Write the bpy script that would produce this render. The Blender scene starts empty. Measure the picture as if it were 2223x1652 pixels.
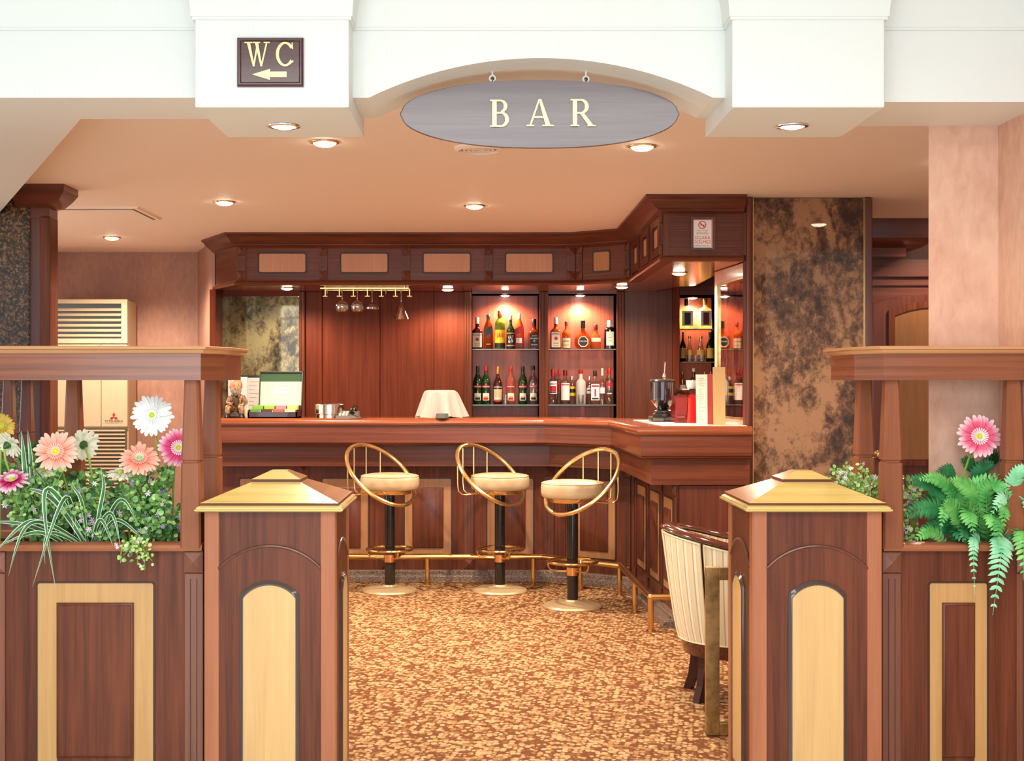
import bpy, bmesh, math, random
from mathutils import Vector, Matrix
PI = math.pi
C = bpy.context.scene.collection
SC = bpy.context.scene

# ------------------------------------------------------------------ camera, world, light, exposure
cam_d = bpy.data.cameras.new('camera'); cam = bpy.data.objects.new('camera', cam_d); C.objects.link(cam)
cam.location = (0, 0, 1.45); cam.rotation_euler = (PI/2, 0, 0)
cam_d.sensor_width = 36.0; cam_d.lens = 36.0*2850/2223; cam_d.shift_x = (1111.5-1055)/2223
cam_d.clip_start = .05; cam_d.clip_end = 100
SC.camera = cam
vs = SC.view_settings
vs.view_transform = 'Standard'; vs.look = 'None'; vs.gamma = 1.0; vs.exposure = 0.3; vs.use_curve_mapping = False
SC.cycles.max_bounces = 8; SC.cycles.transparent_max_bounces = 16; SC.cycles.caustics_reflective = False; SC.cycles.caustics_refractive = False
SC.cycles.sample_clamp_indirect = 4.0; SC.cycles.use_denoising = True; SC.cycles.blur_glossy = 0.5
W = bpy.data.worlds.new('daylight'); SC.world = W; W.use_nodes = True
bg = W.node_tree.nodes['Background']; bg.inputs[0].default_value = (.88, .95, .99, 1); bg.inputs[1].default_value = 0.75

def area(name, loc, rot, sx, sy, power, col):
    d = bpy.data.lights.new(name, 'AREA'); d.shape = 'RECTANGLE'; d.size = sx; d.size_y = sy; d.energy = power; d.color = col
    o = bpy.data.objects.new(name, d); C.objects.link(o); o.location = loc; o.rotation_euler = rot
    return o
# the lobby's window wall behind the photographer
area('lobby_window_light', (-.8, -3.2, 2.0), (PI/2, 0, 0), 6.0, 2.6, 245, (.86, .95, 1.0))
area('lounge_window_light', (-4.4, 7.2, 1.35), (0, -PI/2, 0), 2.2, 4.6, 55, (1.0, .93, .82))
area('lobby_ceiling_fill', (.2, 1.6, 2.9), (0, 0, 0), 3.4, 1.8, 90, (1.0, .97, .92))  # added fill, no known source: brightens pillar caps and the bounce onto soffits
WARM = (1.0, .80, .60)

# ------------------------------------------------------------------ materials
MATS = {}
def lin(r, g, b):
    f = lambda c: (c/255/12.92) if c/255 <= .04045 else ((c/255+.055)/1.055)**2.4
    return (f(r), f(g), f(b), 1)
def new_mat(name):
    m = bpy.data.materials.new(name); m.use_nodes = True
    nt = m.node_tree; b = nt.nodes['Principled BSDF']
    return m, nt, b
def plain(name, col, rough=.5, metal=0, coat=0, spec=.5, emit=0, sheen=0):
    if name in MATS: return MATS[name]
    m, nt, b = new_mat(name)
    c = col if len(col) == 4 else (*col, 1)
    b.inputs['Base Color'].default_value = c; b.inputs['Roughness'].default_value = rough
    b.inputs['Metallic'].default_value = metal; b.inputs['Coat Weight'].default_value = coat
    b.inputs['Specular IOR Level'].default_value = spec
    if emit:
        b.inputs['Emission Color'].default_value = c; b.inputs['Emission Strength'].default_value = emit
    MATS[name] = m; return m
def ramp(nt, stops):
    r = nt.nodes.new('ShaderNodeValToRGB'); e = r.color_ramp.elements
    while len(e) < len(stops): e.new(.5)
    for k, (p, c) in enumerate(stops):
        e[k].position = p; e[k].color = c if len(c) == 4 else (*c, 1)
    return r
def coords(nt, scale, kind='Object', rot=(0, 0, 0)):
    t = nt.nodes.new('ShaderNodeTexCoord'); mp = nt.nodes.new('ShaderNodeMapping')
    mp.inputs['Scale'].default_value = scale; mp.inputs['Rotation'].default_value = rot
    nt.links.new(t.outputs[kind], mp.inputs[0]); return mp
def noise(nt, vec, scale, detail=3, dist=0, rough=.5):
    n = nt.nodes.new('ShaderNodeTexNoise'); n.inputs['Scale'].default_value = scale; n.inputs['Detail'].default_value = detail
    n.inputs['Distortion'].default_value = dist; n.inputs['Roughness'].default_value = rough
    nt.links.new(vec.outputs[0], n.inputs['Vector']); return n
def mixf(nt, a, b, f):
    m = nt.nodes.new('ShaderNodeMix'); m.data_type = 'FLOAT'
    m.inputs[0].default_value = f; nt.links.new(a, m.inputs[2]); nt.links.new(b, m.inputs[3]); return m.outputs[0]
def wood(name, c1, c2, axis='Z', band=45, rough=.3, coat=.2, contrast=1.0, spec=.5):
    key = name + axis
    if key in MATS: return MATS[key]
    m, nt, b = new_mat(name)
    k = 'XYZ'.index(axis) if axis != 'U' else 0; kd = 'UV' if axis == 'U' else 'Object'
    s = [1, 1, 1]; s[k] = .035
    n1 = noise(nt, coords(nt, s, kd), band, 3, .4)
    s2 = [1, 1, 1]; s2[k] = .02
    n2 = noise(nt, coords(nt, s2, kd), 260, 2)
    s3 = [1, 1, 1]; s3[k] = .25
    n3 = noise(nt, coords(nt, s3, kd), 5, 2)
    f = mixf(nt, n1.outputs[0], n2.outputs[0], .3)
    f = mixf(nt, f, n3.outputs[0], .25)
    r = ramp(nt, [(.5-.14/contrast, c1), (.5+.14/contrast, c2)])
    nt.links.new(f, r.inputs[0]); nt.links.new(r.outputs[0], b.inputs['Base Color'])
    b.inputs['Roughness'].default_value = rough; b.inputs['Coat Weight'].default_value = coat
    b.inputs['Coat Roughness'].default_value = .12; b.inputs['Specular IOR Level'].default_value = spec
    MATS[key] = m; return m
def MAH(ax='Z'): return wood('mahogany', (.074, .018, .0085), (.178, .048, .021), ax, 42, .36, .05, 1.0, .25)
def DARK(ax='Z'): return wood('dark_mahogany', (.07, .018, .012), (.15, .042, .025), ax, 45, .3, .2)
def STILE(ax='Z'): return wood('mahogany_stile', (.31, .103, .05), (.44, .16, .076), ax, 14, .36, .06, 1.0, .3)
def BEAM(ax='X'): return wood('mahogany_beam', (.14, .042, .02), (.30, .098, .045), ax, 26, .26, .15, 1.0, .4)
def MAPLE2(ax='Z'): return wood('amber_maple_inlay', (.46, .245, .085), (.58, .325, .12), ax, 50, .38, .1)
def MAPLE(ax='Z'): return wood('maple_inlay', (.58, .345, .135), (.70, .435, .18), ax, 50, .38, .1)
def CAPW(ax='X'): return wood('cap_veneer_reflection', (.54, .385, .115), (.70, .54, .185), ax, 30, .22, .6)  # yellow-green reflection on the cap's front facets painted into the wood colour
def CAPS(ax='Y'): return wood('cap_veneer_unreflected', (.42, .19, .09), (.56, .27, .13), ax, 24, .24, .5)  # browner tone for the side facets, painted without the yellow reflection
def BCAP(ax='X'): return wood('beam_cap_veneer', (.50, .24, .11), (.64, .35, .17), ax, 30, .24, .4)
def POSTW(ax='Z'): return wood('post_mahogany', (.21, .068, .031), (.33, .115, .052), ax, 14, .38, .03, 1.0, .2)
def REDW(ax='Z'): return wood('red_mahogany', (.10, .017, .0065), (.165, .036, .014), ax, 40, .45, 0, 1.0, .12)
def NICHEW(ax='Z'): return wood('niche_veneer_lit', (.20, .040, .02), (.36, .085, .045), ax, 40, .4, .04)  # brighter copy of the red wood, niche lamp light put into its colour
def BARW(ax='Z'): return wood('bar_mahogany', (.075, .019, .010), (.16, .045, .022), ax, 42, .34, .04, 1.0, .28)
def BARB(ax='X'): return wood('bar_beam_mahogany', (.095, .023, .011), (.19, .053, .023), ax, 26, .28, .05, 1.0, .25)
def PEACH(ax='Z'): return wood('peach_inlay', (.46, .22, .12), (.56, .285, .165), ax, 60, .5, 0)

def speckle(name, stops, scale, rough, coat=0, metal=0, detail=6, dist=0, stretch=(1, 1, 1), rot=(0, 0, 0), rough2=.7):
    if name in MATS: return MATS[name]
    m, nt, b = new_mat(name)
    n = noise(nt, coords(nt, stretch, rot=rot), scale, detail, dist, rough2)
    r = ramp(nt, stops); nt.links.new(n.outputs[0], r.inputs[0]); nt.links.new(r.outputs[0], b.inputs['Base Color'])
    b.inputs['Roughness'].default_value = rough; b.inputs['Coat Weight'].default_value = coat; b.inputs['Coat Roughness'].default_value = .03
    b.inputs['Metallic'].default_value = metal
    MATS[name] = m; return m
def antique(name, lightc, midc, darkc, refl=.2, scale=7, base=.5):
    """aged mirror: a blotched silvering behind polished glass"""
    if name in MATS: return MATS[name]
    m, nt, b = new_mat(name)
    mp = coords(nt, (1.0, 1, .75), rot=(0, .55, 0))
    n = noise(nt, mp, scale, 12, .3, .80); n2 = noise(nt, coords(nt, (1, 1, .7), rot=(0, .5, 0)), scale*.22, 5, 1.2)
    f = mixf(nt, n.outputs[0], n2.outputs[0], .45)
    r = ramp(nt, [(.41, darkc), (.475, midc), (.54, lightc)]); nt.links.new(f, r.inputs[0])
    nt.links.new(r.outputs[0], b.inputs['Base Color']); b.inputs['Roughness'].default_value = .55; b.inputs['Metallic'].default_value = .0
    b.inputs['Specular IOR Level'].default_value = .2
    g = nt.nodes.new('ShaderNodeBsdfGlossy'); g.inputs['Roughness'].default_value = .035
    nt.links.new(r.outputs[0], g.inputs['Color'])
    g2 = nt.nodes.new('ShaderNodeBsdfGlossy'); g2.inputs['Roughness'].default_value = .02; g2.inputs['Color'].default_value = (1, .9, .8, 1)
    mx = nt.nodes.new('ShaderNodeMixShader'); mx.inputs[0].default_value = refl
    mx2 = nt.nodes.new('ShaderNodeMixShader'); mx2.inputs[0].default_value = .025
    out = nt.nodes['Material Output']
    nt.links.new(b.outputs[0], mx.inputs[1]); nt.links.new(g.outputs[0], mx.inputs[2])
    nt.links.new(mx.outputs[0], mx2.inputs[1]); nt.links.new(g2.outputs[0], mx2.inputs[2])
    nt.links.new(mx2.outputs[0], out.inputs[0]); MATS[name] = m; return m
def glass(name, tint, gloss=.10, rough=.03):
    if name in MATS: return MATS[name]
    m, nt, b = new_mat(name); nt.nodes.remove(b)
    t = nt.nodes.new('ShaderNodeBsdfTransparent'); t.inputs[0].default_value = (*tint, 1)
    g = nt.nodes.new('ShaderNodeBsdfGlossy'); g.inputs['Roughness'].default_value = rough
    lw = nt.nodes.new('ShaderNodeLayerWeight'); lw.inputs[0].default_value = .35
    mp = nt.nodes.new('ShaderNodeMapRange'); mp.inputs[3].default_value = gloss; mp.inputs[4].default_value = .75
    nt.links.new(lw.outputs['Facing'], mp.inputs[0])
    mx = nt.nodes.new('ShaderNodeMixShader'); nt.links.new(mp.outputs[0], mx.inputs[0])
    nt.links.new(t.outputs[0], mx.inputs[1]); nt.links.new(g.outputs[0], mx.inputs[2])
    nt.links.new(mx.outputs[0], nt.nodes['Material Output'].inputs[0]); MATS[name] = m; return m
def plaster(name, c1, c2, bump=.25):
    if name in MATS: return MATS[name]
    m, nt, b = new_mat(name)
    n = noise(nt, coords(nt, (1, 1, .6)), 3.0, 6, .6); n2 = noise(nt, coords(nt, (1, 1, .45)), 28, 4, .5)
    f = mixf(nt, n.outputs[0], n2.outputs[0], .4)
    r = ramp(nt, [(.38, c1), (.62, c2)]); nt.links.new(f, r.inputs[0]); nt.links.new(r.outputs[0], b.inputs['Base Color'])
    b.inputs['Roughness'].default_value = .6
    bp = nt.nodes.new('ShaderNodeBump'); bp.inputs['Strength'].default_value = bump; bp.inputs['Distance'].default_value = .006
    nt.links.new(f, bp.inputs['Height']); nt.links.new(bp.outputs[0], b.inputs['Normal']); MATS[name] = m; return m
def carpet():
    if 'carpet' in MATS: return MATS['carpet']
    m, nt, b = new_mat('carpet')
    v = nt.nodes.new('ShaderNodeTexVoronoi'); v.feature = 'F1'; v.inputs['Scale'].default_value = 50; v.inputs['Randomness'].default_value = .78
    nt.links.new(coords(nt, (.92, .70, 1), rot=(0, 0, .22)).outputs[0], v.inputs['Vector'])
    nz = noise(nt, coords(nt, (1, 1, 1)), 120, 2)
    d = nt.nodes.new('ShaderNodeMath'); d.operation = 'MULTIPLY_ADD'; d.inputs[1].default_value = .22; nt.links.new(nz.outputs[0], d.inputs[0]); nt.links.new(v.outputs['Distance'], d.inputs[2])
    blob = ramp(nt, [(.63, (1, 1, 1)), (.80, (0, 0, 0))]); nt.links.new(d.outputs[0], blob.inputs[0])
    sep = nt.nodes.new('ShaderNodeSeparateColor'); nt.links.new(v.outputs['Color'], sep.inputs[0])
    big = noise(nt, coords(nt, (1, 1, 1)), 6, 3)
    f = mixf(nt, sep.outputs[0], big.outputs[0], .35)
    dab = ramp(nt, [(.25, lin(118, 74, 46)), (.36, lin(158, 116, 78)), (.66, lin(190, 157, 114))]); nt.links.new(f, dab.inputs[0])
    mu = nt.nodes.new('ShaderNodeMixRGB'); nt.links.new(blob.outputs[0], mu.inputs[0]); mu.inputs[1].default_value = lin(112, 69, 42); nt.links.new(dab.outputs[0], mu.inputs[2])
    nt.links.new(mu.outputs[0], b.inputs['Base Color'])
    b.inputs['Roughness'].default_value = .95; b.inputs['Specular IOR Level'].default_value = .1
    bp = nt.nodes.new('ShaderNodeBump'); bp.inputs['Strength'].default_value = .35; bp.inputs['Distance'].default_value = .003
    nt.links.new(blob.outputs[0], bp.inputs['Height']); nt.links.new(bp.outputs[0], b.inputs['Normal'])
    MATS['carpet'] = m; return m
def translucent(name, c, tr=.6, gl=.08):
    """liquid behind thin glass: lets light through from behind and shines on the surface"""
    if name in MATS: return MATS[name]
    m, nt, b = new_mat(name); b.inputs['Base Color'].default_value = c; b.inputs['Roughness'].default_value = .08
    t = nt.nodes.new('ShaderNodeBsdfTranslucent'); t.inputs[0].default_value = c
    tp = nt.nodes.new('ShaderNodeBsdfTransparent'); tp.inputs[0].default_value = c
    m1 = nt.nodes.new('ShaderNodeMixShader'); m1.inputs[0].default_value = .4; nt.links.new(t.outputs[0], m1.inputs[1]); nt.links.new(tp.outputs[0], m1.inputs[2])
    m2 = nt.nodes.new('ShaderNodeMixShader'); m2.inputs[0].default_value = tr; nt.links.new(b.outputs[0], m2.inputs[1]); nt.links.new(m1.outputs[0], m2.inputs[2])
    nt.links.new(m2.outputs[0], nt.nodes['Material Output'].inputs[0]); MATS[name] = m; return m
def gradient(name, stops, axis=2, rough=.5, trans=0):
    """colour along a part's own local axis (a petal from base to tip)"""
    if name in MATS: return MATS[name]
    m, nt, b = new_mat(name)
    t = nt.nodes.new('ShaderNodeTexCoord'); s = nt.nodes.new('ShaderNodeSeparateXYZ'); nt.links.new(t.outputs['Object'], s.inputs[0])
    r = ramp(nt, stops); nt.links.new(s.outputs[axis], r.inputs[0]); nt.links.new(r.outputs[0], b.inputs['Base Color'])
    b.inputs['Roughness'].default_value = rough; MATS[name] = m; return m
def leafmat(name, c1, c2, scale=9, rough=.42):
    if name in MATS: return MATS[name]
    m, nt, b = new_mat(name)
    n = noise(nt, coords(nt, (1, 1, 1)), scale, 2); r = ramp(nt, [(.35, c1), (.65, c2)])
    nt.links.new(n.outputs[0], r.inputs[0]); nt.links.new(r.outputs[0], b.inputs['Base Color'])
    b.inputs['Roughness'].default_value = rough; MATS[name] = m; return m
BRASS = plain('polished_brass', (.80, .53, .22), .22, .88)
BRASS_OLD = speckle('worn_brass', [(.35, (.22, .155, .06)), (.6, (.58, .43, .18))], 9, .3, 0, .9)
COPPER = plain('copper_clamp', (.85, .48, .25), .2, 1)
CHROME = plain('chrome', (.82, .82, .82), .12, 1)
BLACK = plain('black_gloss', (.012, .011, .011), .15, 0, .3)
GOLD = plain('gold_letter', (.80, .60, .27), .28, .6)
WHITE = plain('white_paint', (.74, .765, .75), .55)
WHITE2 = plain('white_paper', (.86, .85, .82), .7)
RED = plain('sign_red', lin(205, 50, 35), .5)
LAMP = plain('lamp_glow', (1, .9, .72), .5, emit=28)
GROOVE = plain('dark_groove', (.035, .012, .008), .5)

# ------------------------------------------------------------------ mesh helpers
def wloc(o):
    v = Vector((0, 0, 0))
    while o is not None: v += o.location; o = o.parent
    return v
class MB:
    def __init__(s, M=None): s.v = []; s.f = []; s.mi = []; s.M = M; s.m = 0; s.uv = {}
    def add(s, vs, fs):
        n = len(s.v)
        for p in vs:
            p = Vector(p); s.v.append(s.M @ p if s.M is not None else p)
        for f in fs: s.f.append([n+i for i in f]); s.mi.append(s.m)
        return s
    def box(s, x0, x1, y0, y1, z0, z1):
        return s.add([(x0,y0,z0),(x1,y0,z0),(x1,y1,z0),(x0,y1,z0),(x0,y0,z1),(x1,y0,z1),(x1,y1,z1),(x0,y1,z1)],
                     [(0,1,2,3),(4,7,6,5),(0,4,5,1),(1,5,6,2),(2,6,7,3),(3,7,4,0)])
    def cbox(s, x0, x1, y0, y1, z0, z1, b=.004):
        X, Y, Z = (x0, x1), (y0, y1), (z0, z1); vs = []; idx = {}
        for i in (0, 1):
            for j in (0, 1):
                for k in (0, 1):
                    p = (X[i], Y[j], Z[k]); d = (b if i == 0 else -b, b if j == 0 else -b, b if k == 0 else -b)
                    for a in range(3):
                        q = [p[c] + (d[c] if c != a else 0) for c in range(3)]; idx[i, j, k, a] = len(vs); vs.append(q)
        fs = []
        for a in range(3):
            o1, o2 = (a+1) % 3, (a+2) % 3
            for sd in (0, 1):
                q = []
                for (u, w) in ((0,0),(1,0),(1,1),(0,1)):
                    t = [0,0,0]; t[a] = sd; t[o1] = u; t[o2] = w; q.append(idx[(*t, a)])
                fs.append(q)
            for u in (0, 1):
                for w in (0, 1):
                    t0 = [0,0,0]; t0[o1] = u; t0[o2] = w; t1 = list(t0); t1[a] = 1
                    fs.append([idx[(*t0, o1)], idx[(*t1, o1)], idx[(*t1, o2)], idx[(*t0, o2)]])
        for i in (0, 1):
            for j in (0, 1):
                for k in (0, 1): fs.append([idx[i,j,k,0], idx[i,j,k,1], idx[i,j,k,2]])
        return s.add(vs, fs)
    def loft(s, loops, c0=True, c1=True, closed=True):
        n = len(loops[0]); vs = [p for l in loops for p in l]; fs = []
        for a in range(len(loops)-1):
            for i in range(n if closed else n-1):
                j = (i+1) % n; fs.append([a*n+i, a*n+j, (a+1)*n+j, (a+1)*n+i])
        if c0: fs.append(list(range(n))[::-1])
        if c1: fs.append([(len(loops)-1)*n+i for i in range(n)])
        return s.add(vs, fs)
    def lathe(s, prof, n=24, at=(0,0,0), ax=None, sq=None, c0=True, c1=True, sx=1, sy=1):
        loops = []
        for h, (r, z) in enumerate(prof):
            l = []
            for i in range(n):
                t = 2*PI*(i+.5)/n; k = 1.0
                if sq:
                    e = sq(z); c_, s_ = abs(math.cos(t)), abs(math.sin(t))
                    k = (c_**e + s_**e)**(-1/e)
                x, y = r*k*math.cos(t)*sx, r*k*math.sin(t)*sy
                p = Vector((x, y, z))
                if ax is not None: p = ax @ p
                l.append(p + Vector(at))
            loops.append(l)
        return s.loft(loops, c0 and prof[0][0] > 1e-5, c1 and prof[-1][0] > 1e-5)
    def tube(s, pts, r, n=8, closed=False):
        pts = [Vector(p) for p in pts]; m = len(pts); loops = []; up = None
        for i in range(m):
            a = pts[(i-1) % m] if (closed or i > 0) else pts[i]; b = pts[(i+1) % m] if (closed or i < m-1) else pts[i]
            t = (b-a).normalized()
            if up is None:
                up = Vector((0,0,1)) if abs(t.z) < .9 else Vector((1,0,0))
            up = (up - t*up.dot(t)); up = up.normalized() if up.length > 1e-6 else t.orthogonal().normalized()
            w = t.cross(up); rr = r[i] if isinstance(r, (list, tuple)) else r
            loops.append([pts[i] + (up*math.cos(2*PI*k/n) + w*math.sin(2*PI*k/n))*rr for k in range(n)])
        if closed: loops.append(loops[0]); return s.loft(loops, False, False)
        return s.loft(loops)
    def prism(s, poly, y0, y1, b=0, ins=None):
        """polygon in x,z extruded y0 (front) .. y1; b: chamfer of the front edge by a given inset loop"""
        loops = [[(x, y1, z) for x, z in poly]]
        if b and ins: loops += [[(x, y0+b, z) for x, z in poly], [(x, y0, z) for x, z in ins]]
        else: loops += [[(x, y0, z) for x, z in poly]]
        return s.loft(loops)
    def slab(s, poly, z0, z1):
        return s.loft([[(x, y, z0) for x, y in poly], [(x, y, z1) for x, y in poly]])
    def ring(s, outer, inner, y0, y1):
        """flat frame between two loops of equal count, front at y0, back at y1"""
        L = [[(x, y1, z) for x, z in outer], [(x, y0, z) for x, z in outer], [(x, y0, z) for x, z in inner], [(x, y1, z) for x, z in inner]]
        return s.loft(L, False, False)
    def pyramid(s, x0, x1, z0, z1, y, h, base=.004):
        c = ((x0+x1)/2, y-h, (z0+z1)/2)
        s.box(x0, x1, y-base, y+.004, z0, z1)
        return s.add([(x0,y-base,z0),(x1,y-base,z0),(x1,y-base,z1),(x0,y-base,z1),c], [(0,1,4),(1,2,4),(2,3,4),(3,0,4)])
    def sweep(s, path, prof, caps=True):
        """profile of (outward offset, z) along a plan polyline, mitred; outward = right-hand side of the path"""
        path = [Vector((p[0], p[1])) for p in path]; loops = []
        nrm = []
        for a, b in zip(path, path[1:]):
            d = (b-a).normalized(); nrm.append(Vector((d.y, -d.x)))
        for i, p in enumerate(path):
            if i == 0: m = nrm[0]
            elif i == len(path)-1: m = nrm[-1]
            else: m = (nrm[i-1]+nrm[i])/(1+nrm[i-1].dot(nrm[i]))
            loops.append([(p.x+m.x*o, p.y+m.y*o, z) for o, z in prof])
        u = 0; n0 = len(s.v)
        for i, p in enumerate(path):
            if i: u += (p-path[i-1]).length
            w = 0
            for k, (o_, z_) in enumerate(prof):
                if k: w += math.hypot(o_-prof[k-1][0], z_-prof[k-1][1])
                s.uv[n0+i*len(prof)+k] = (u+path[0].y, w+z_)
        return s.loft(loops, caps, caps)
    def build(s, name, mat, parent=None, smooth=35, kind=None, loc=None):
        me = bpy.data.meshes.new(name)
        off = wloc(parent) if parent is not None else Vector((0,0,0))
        if loc is not None: off = off + Vector(loc) - (Vector((0,0,0)))
        me.from_pydata([tuple(v-off) for v in s.v], [], s.f)
        mats = mat if isinstance(mat, (list, tuple)) else [mat]
        for m in mats: me.materials.append(m)
        if len(mats) > 1: me.polygons.foreach_set('material_index', s.mi)
        if s.uv:
            ul = me.uv_layers.new(name='UVMap')
            for lp in me.loops: ul.data[lp.index].uv = s.uv.get(lp.vertex_index, (0, 0))
        bm = bmesh.new(); bm.from_mesh(me)
        bmesh.ops.recalc_face_normals(bm, faces=bm.faces); bm.to_mesh(me); bm.free()
        if smooth:
            me.polygons.foreach_set('use_smooth', [True]*len(me.polygons)); me.set_sharp_from_angle(angle=math.radians(smooth))
        o = bpy.data.objects.new(name, me); C.objects.link(o)
        if parent is not None: o.parent = parent
        if loc is not None: o.location = loc
        if kind: o['kind'] = kind
        return o
def thing(name, label, cat, loc=(0,0,0), group=None):
    o = bpy.data.objects.new(name, None); C.objects.link(o); o.location = loc; o.empty_display_size = .05
    o['label'] = label; o['category'] = cat
    if group: o['group'] = group
    return o
def tag(o, label, cat, group=None):
    o['label'] = label; o['category'] = cat
    if group: o['group'] = group
    return o
def copy_tree(o, parent=None):
    c = o.copy(); C.objects.link(c)
    if parent is not None: c.parent = parent
    for ch in list(o.children): copy_tree(ch, c)
    return c
def seg(p, q):
    """matrix for pieces mounted on the face p->q: local x along it, -y outward, z up"""
    d = (Vector((q[0]-p[0], q[1]-p[1]))).normalized()
    return Matrix(((d.x, -d.y, 0, p[0]), (d.y, d.x, 0, p[1]), (0, 0, 1, 0), (0, 0, 0, 1)))
def rrect(x0, x1, z0, z1, r, n=4):
    out = []
    for cx, cz, a0 in ((x1-r, z0+r, -90), (x1-r, z1-r, 0), (x0+r, z1-r, 90), (x0+r, z0+r, 180)):
        for k in range(n+1):
            t = math.radians(a0+90*k/n); out.append((cx+r*math.cos(t), cz+r*math.sin(t)))
    return out
def rect(x0, x1, z0, z1): return [(x0,z0),(x1,z0),(x1,z1),(x0,z1)]
def arch(x0, x1, z0, zs, rise, n=16):
    """door-shaped loop: straight sides to zs, then a circular arc of the given rise"""
    w = (x1-x0)/2; R = (w*w+rise*rise)/(2*rise); a = math.asin(min(1, w/R)); cz = zs+rise-R; cx = (x0+x1)/2
    return [(x0, z0), (x1, z0)] + [(cx+R*math.sin(a*(1-2*k/n)), cz+R*math.cos(a*(1-2*k/n))) for k in range(n+1)]
_tc = {}
def text_mesh(s, extrude=0.0):
    key = (s, extrude)
    if key not in _tc:
        cu = bpy.data.curves.new('lettering', 'FONT'); cu.body = s; cu.extrude = extrude; cu.size = 1.0; cu.resolution_u = 3
        o = bpy.data.objects.new('lettering', cu); C.objects.link(o)
        dg = bpy.context.evaluated_depsgraph_get(); me = bpy.data.meshes.new_from_object(o.evaluated_get(dg))
        vs = [v.co.copy() for v in me.vertices]; fs = [list(p.vertices) for p in me.polygons]
        bpy.data.objects.remove(o); bpy.data.curves.remove(cu); bpy.data.meshes.remove(me)
        x0 = min(v.x for v in vs); x1 = max(v.x for v in vs); y0 = min(v.y for v in vs); y1 = max(v.y for v in vs)
        _tc[key] = (vs, fs, x0, x1, y0, y1)
    return _tc[key]
def put_text(mb, s, cx, cz, w, h, y, bend=None, shear=0):
    """write s in a w x h box centred at (cx, cz) on the plane y; bend = radius of the round surface it sits on"""
    vs, fs, x0, x1, y0, y1 = text_mesh(s); out = []
    for v in vs:
        x = (v.x-x0)/max(1e-6, x1-x0)*w-w/2+cx; z = (v.y-y0)/max(1e-6, y1-y0)*h-h/2+cz + shear*x
        if bend: t = x/bend; out.append((bend*math.sin(t), -bend*math.cos(t), z))
        else: out.append((x, y, z))
    mb.add(out, fs)
F = 2850.0
def PX(x, D): return (x-1055)*D/F
def PZ(y, D): return 1.45-(y-826)*D/F
rnd = random.Random(7)
# ================================================================== THE SETTING
CEIL = 2.55
PLAST = plaster('mauve_plaster', lin(152, 112, 98), lin(174, 132, 114))
PLAST2 = plaster('rose_plaster', lin(200, 152, 130), lin(222, 181, 158))
CEILM = plain('peach_ceiling_paint', lin(246, 234, 224), .6)
def struct(mb, name, mat, parent=None, smooth=35):
    o = mb.build(name, mat, parent, smooth); o['kind'] = 'structure'; return o
struct(MB().box(-4.6, 4.2, 4.56, 11.4, -.1, 0), 'floor', carpet())
struct(MB().box(-4.6, 4.2, -4, 4.56, -.1, 0), 'floor_lobby', speckle('lobby_marble', [(.35, lin(196, 188, 172)), (.65, lin(226, 220, 206))], 3, .3))
struct(MB().box(-4.6, 4.2, 4.6, 11.4, CEIL, CEIL+.1), 'ceiling', CEILM)
struct(MB().box(-4.6, -2.47, 11.25, 11.4, 0, 2.6), 'wall_back', PLAST)
struct(MB().slab([(-2.47, 11.4), (-2.47, 11.25), (-2.16, 10.34), (-2.135, 10.34), (-2.135, 11.4)], 0, 2.6), 'wall_return', PLAST)
struct(MB().box(-4.7, -4.5, 4.5, 11.4, 0, 2.6), 'wall_left', PLAST)
struct(MB().box(-2.1, 3.9, 10.86, 11.4, 0, 2.6), 'wall_bar_back', DARK())
struct(MB().box(3.9, 4.1, 4.9, 11.4, 0, 2.6), 'wall_right_far', PLAST)
# rose plaster wall behind the planter by the right
struct(MB().slab([(1.635, 4.85), (2.3, 4.85), (2.3, 5.0), (1.82, 5.0)], 0, 2.62), 'wall_right', PLAST2)
struct(MB().box(1.892, 2.3, 3.2, 4.85, 0, 2.62), 'wall_right_side', PLAST2)
# bulkhead with the arch
ax0, ax1, zs, zp = -.396, .766, 2.404, 2.538
R_ = (((ax1-ax0)/2)**2+(zp-zs)**2)/(2*(zp-zs)); a_ = math.asin((ax1-ax0)/2/R_); mid = (ax0+ax1)/2
arc = [(mid+R_*math.sin(a_*(2*k/28-1)), zp-R_+R_*math.cos(a_*(2*k/28-1))) for k in range(29)]
bw = MB().prism([(-.46, zs)]+arc+[(.82, zs), (.82, 2.66), (-.46, 2.66)], 4.43, 4.77)
bw.box(-4.6, -.46, 4.43, 4.79, 2.404, 2.66); bw.box(.82, 2.2, 4.43, 4.85, 2.39, 2.66)
bw.slab([(-1.479, 4.79), (-2.75, 7.43), (-4.6, 7.43), (-4.6, 4.79)], 2.404, CEIL+.02)
wf = struct(bw, 'wall_front', WHITE, smooth=20)
for x0, x1 in ((-.953, -.449), (.807, 1.306)):
    struct(MB().cbox(x0, x1, 4.30, 4.83, 2.345, 2.70, .003), 'pillar_box', WHITE, wf)
pth = [(-4.6, 4.43), (-.953, 4.43), (-.953, 4.30), (-.449, 4.30), (-.449, 4.43), (.807, 4.43), (.807, 4.30), (1.306, 4.30), (1.306, 4.43), (2.3, 4.43)]
prof = [(-.05, 2.630), (.008, 2.630), (.008, 2.640)] + [(.012+.30*(1-math.cos(t)), 2.640+.30*math.sin(t)) for t in [PI/2*k/12 for k in range(13)]] + [(.312, 2.99), (-.05, 2.99)]
struct(MB().sweep(pth, prof), 'trim_1', WHITE)
struct(MB().box(-4.6, 4.2, -4, 4.3, 2.94, 3.04), 'ceiling_lobby', WHITE)
# right: wall stub that carries the aged mirror
struct(MB().box(1.575, 2.30, 7.92, 8.70, 0, CEIL), 'wall_bar_right', DARK())
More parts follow.
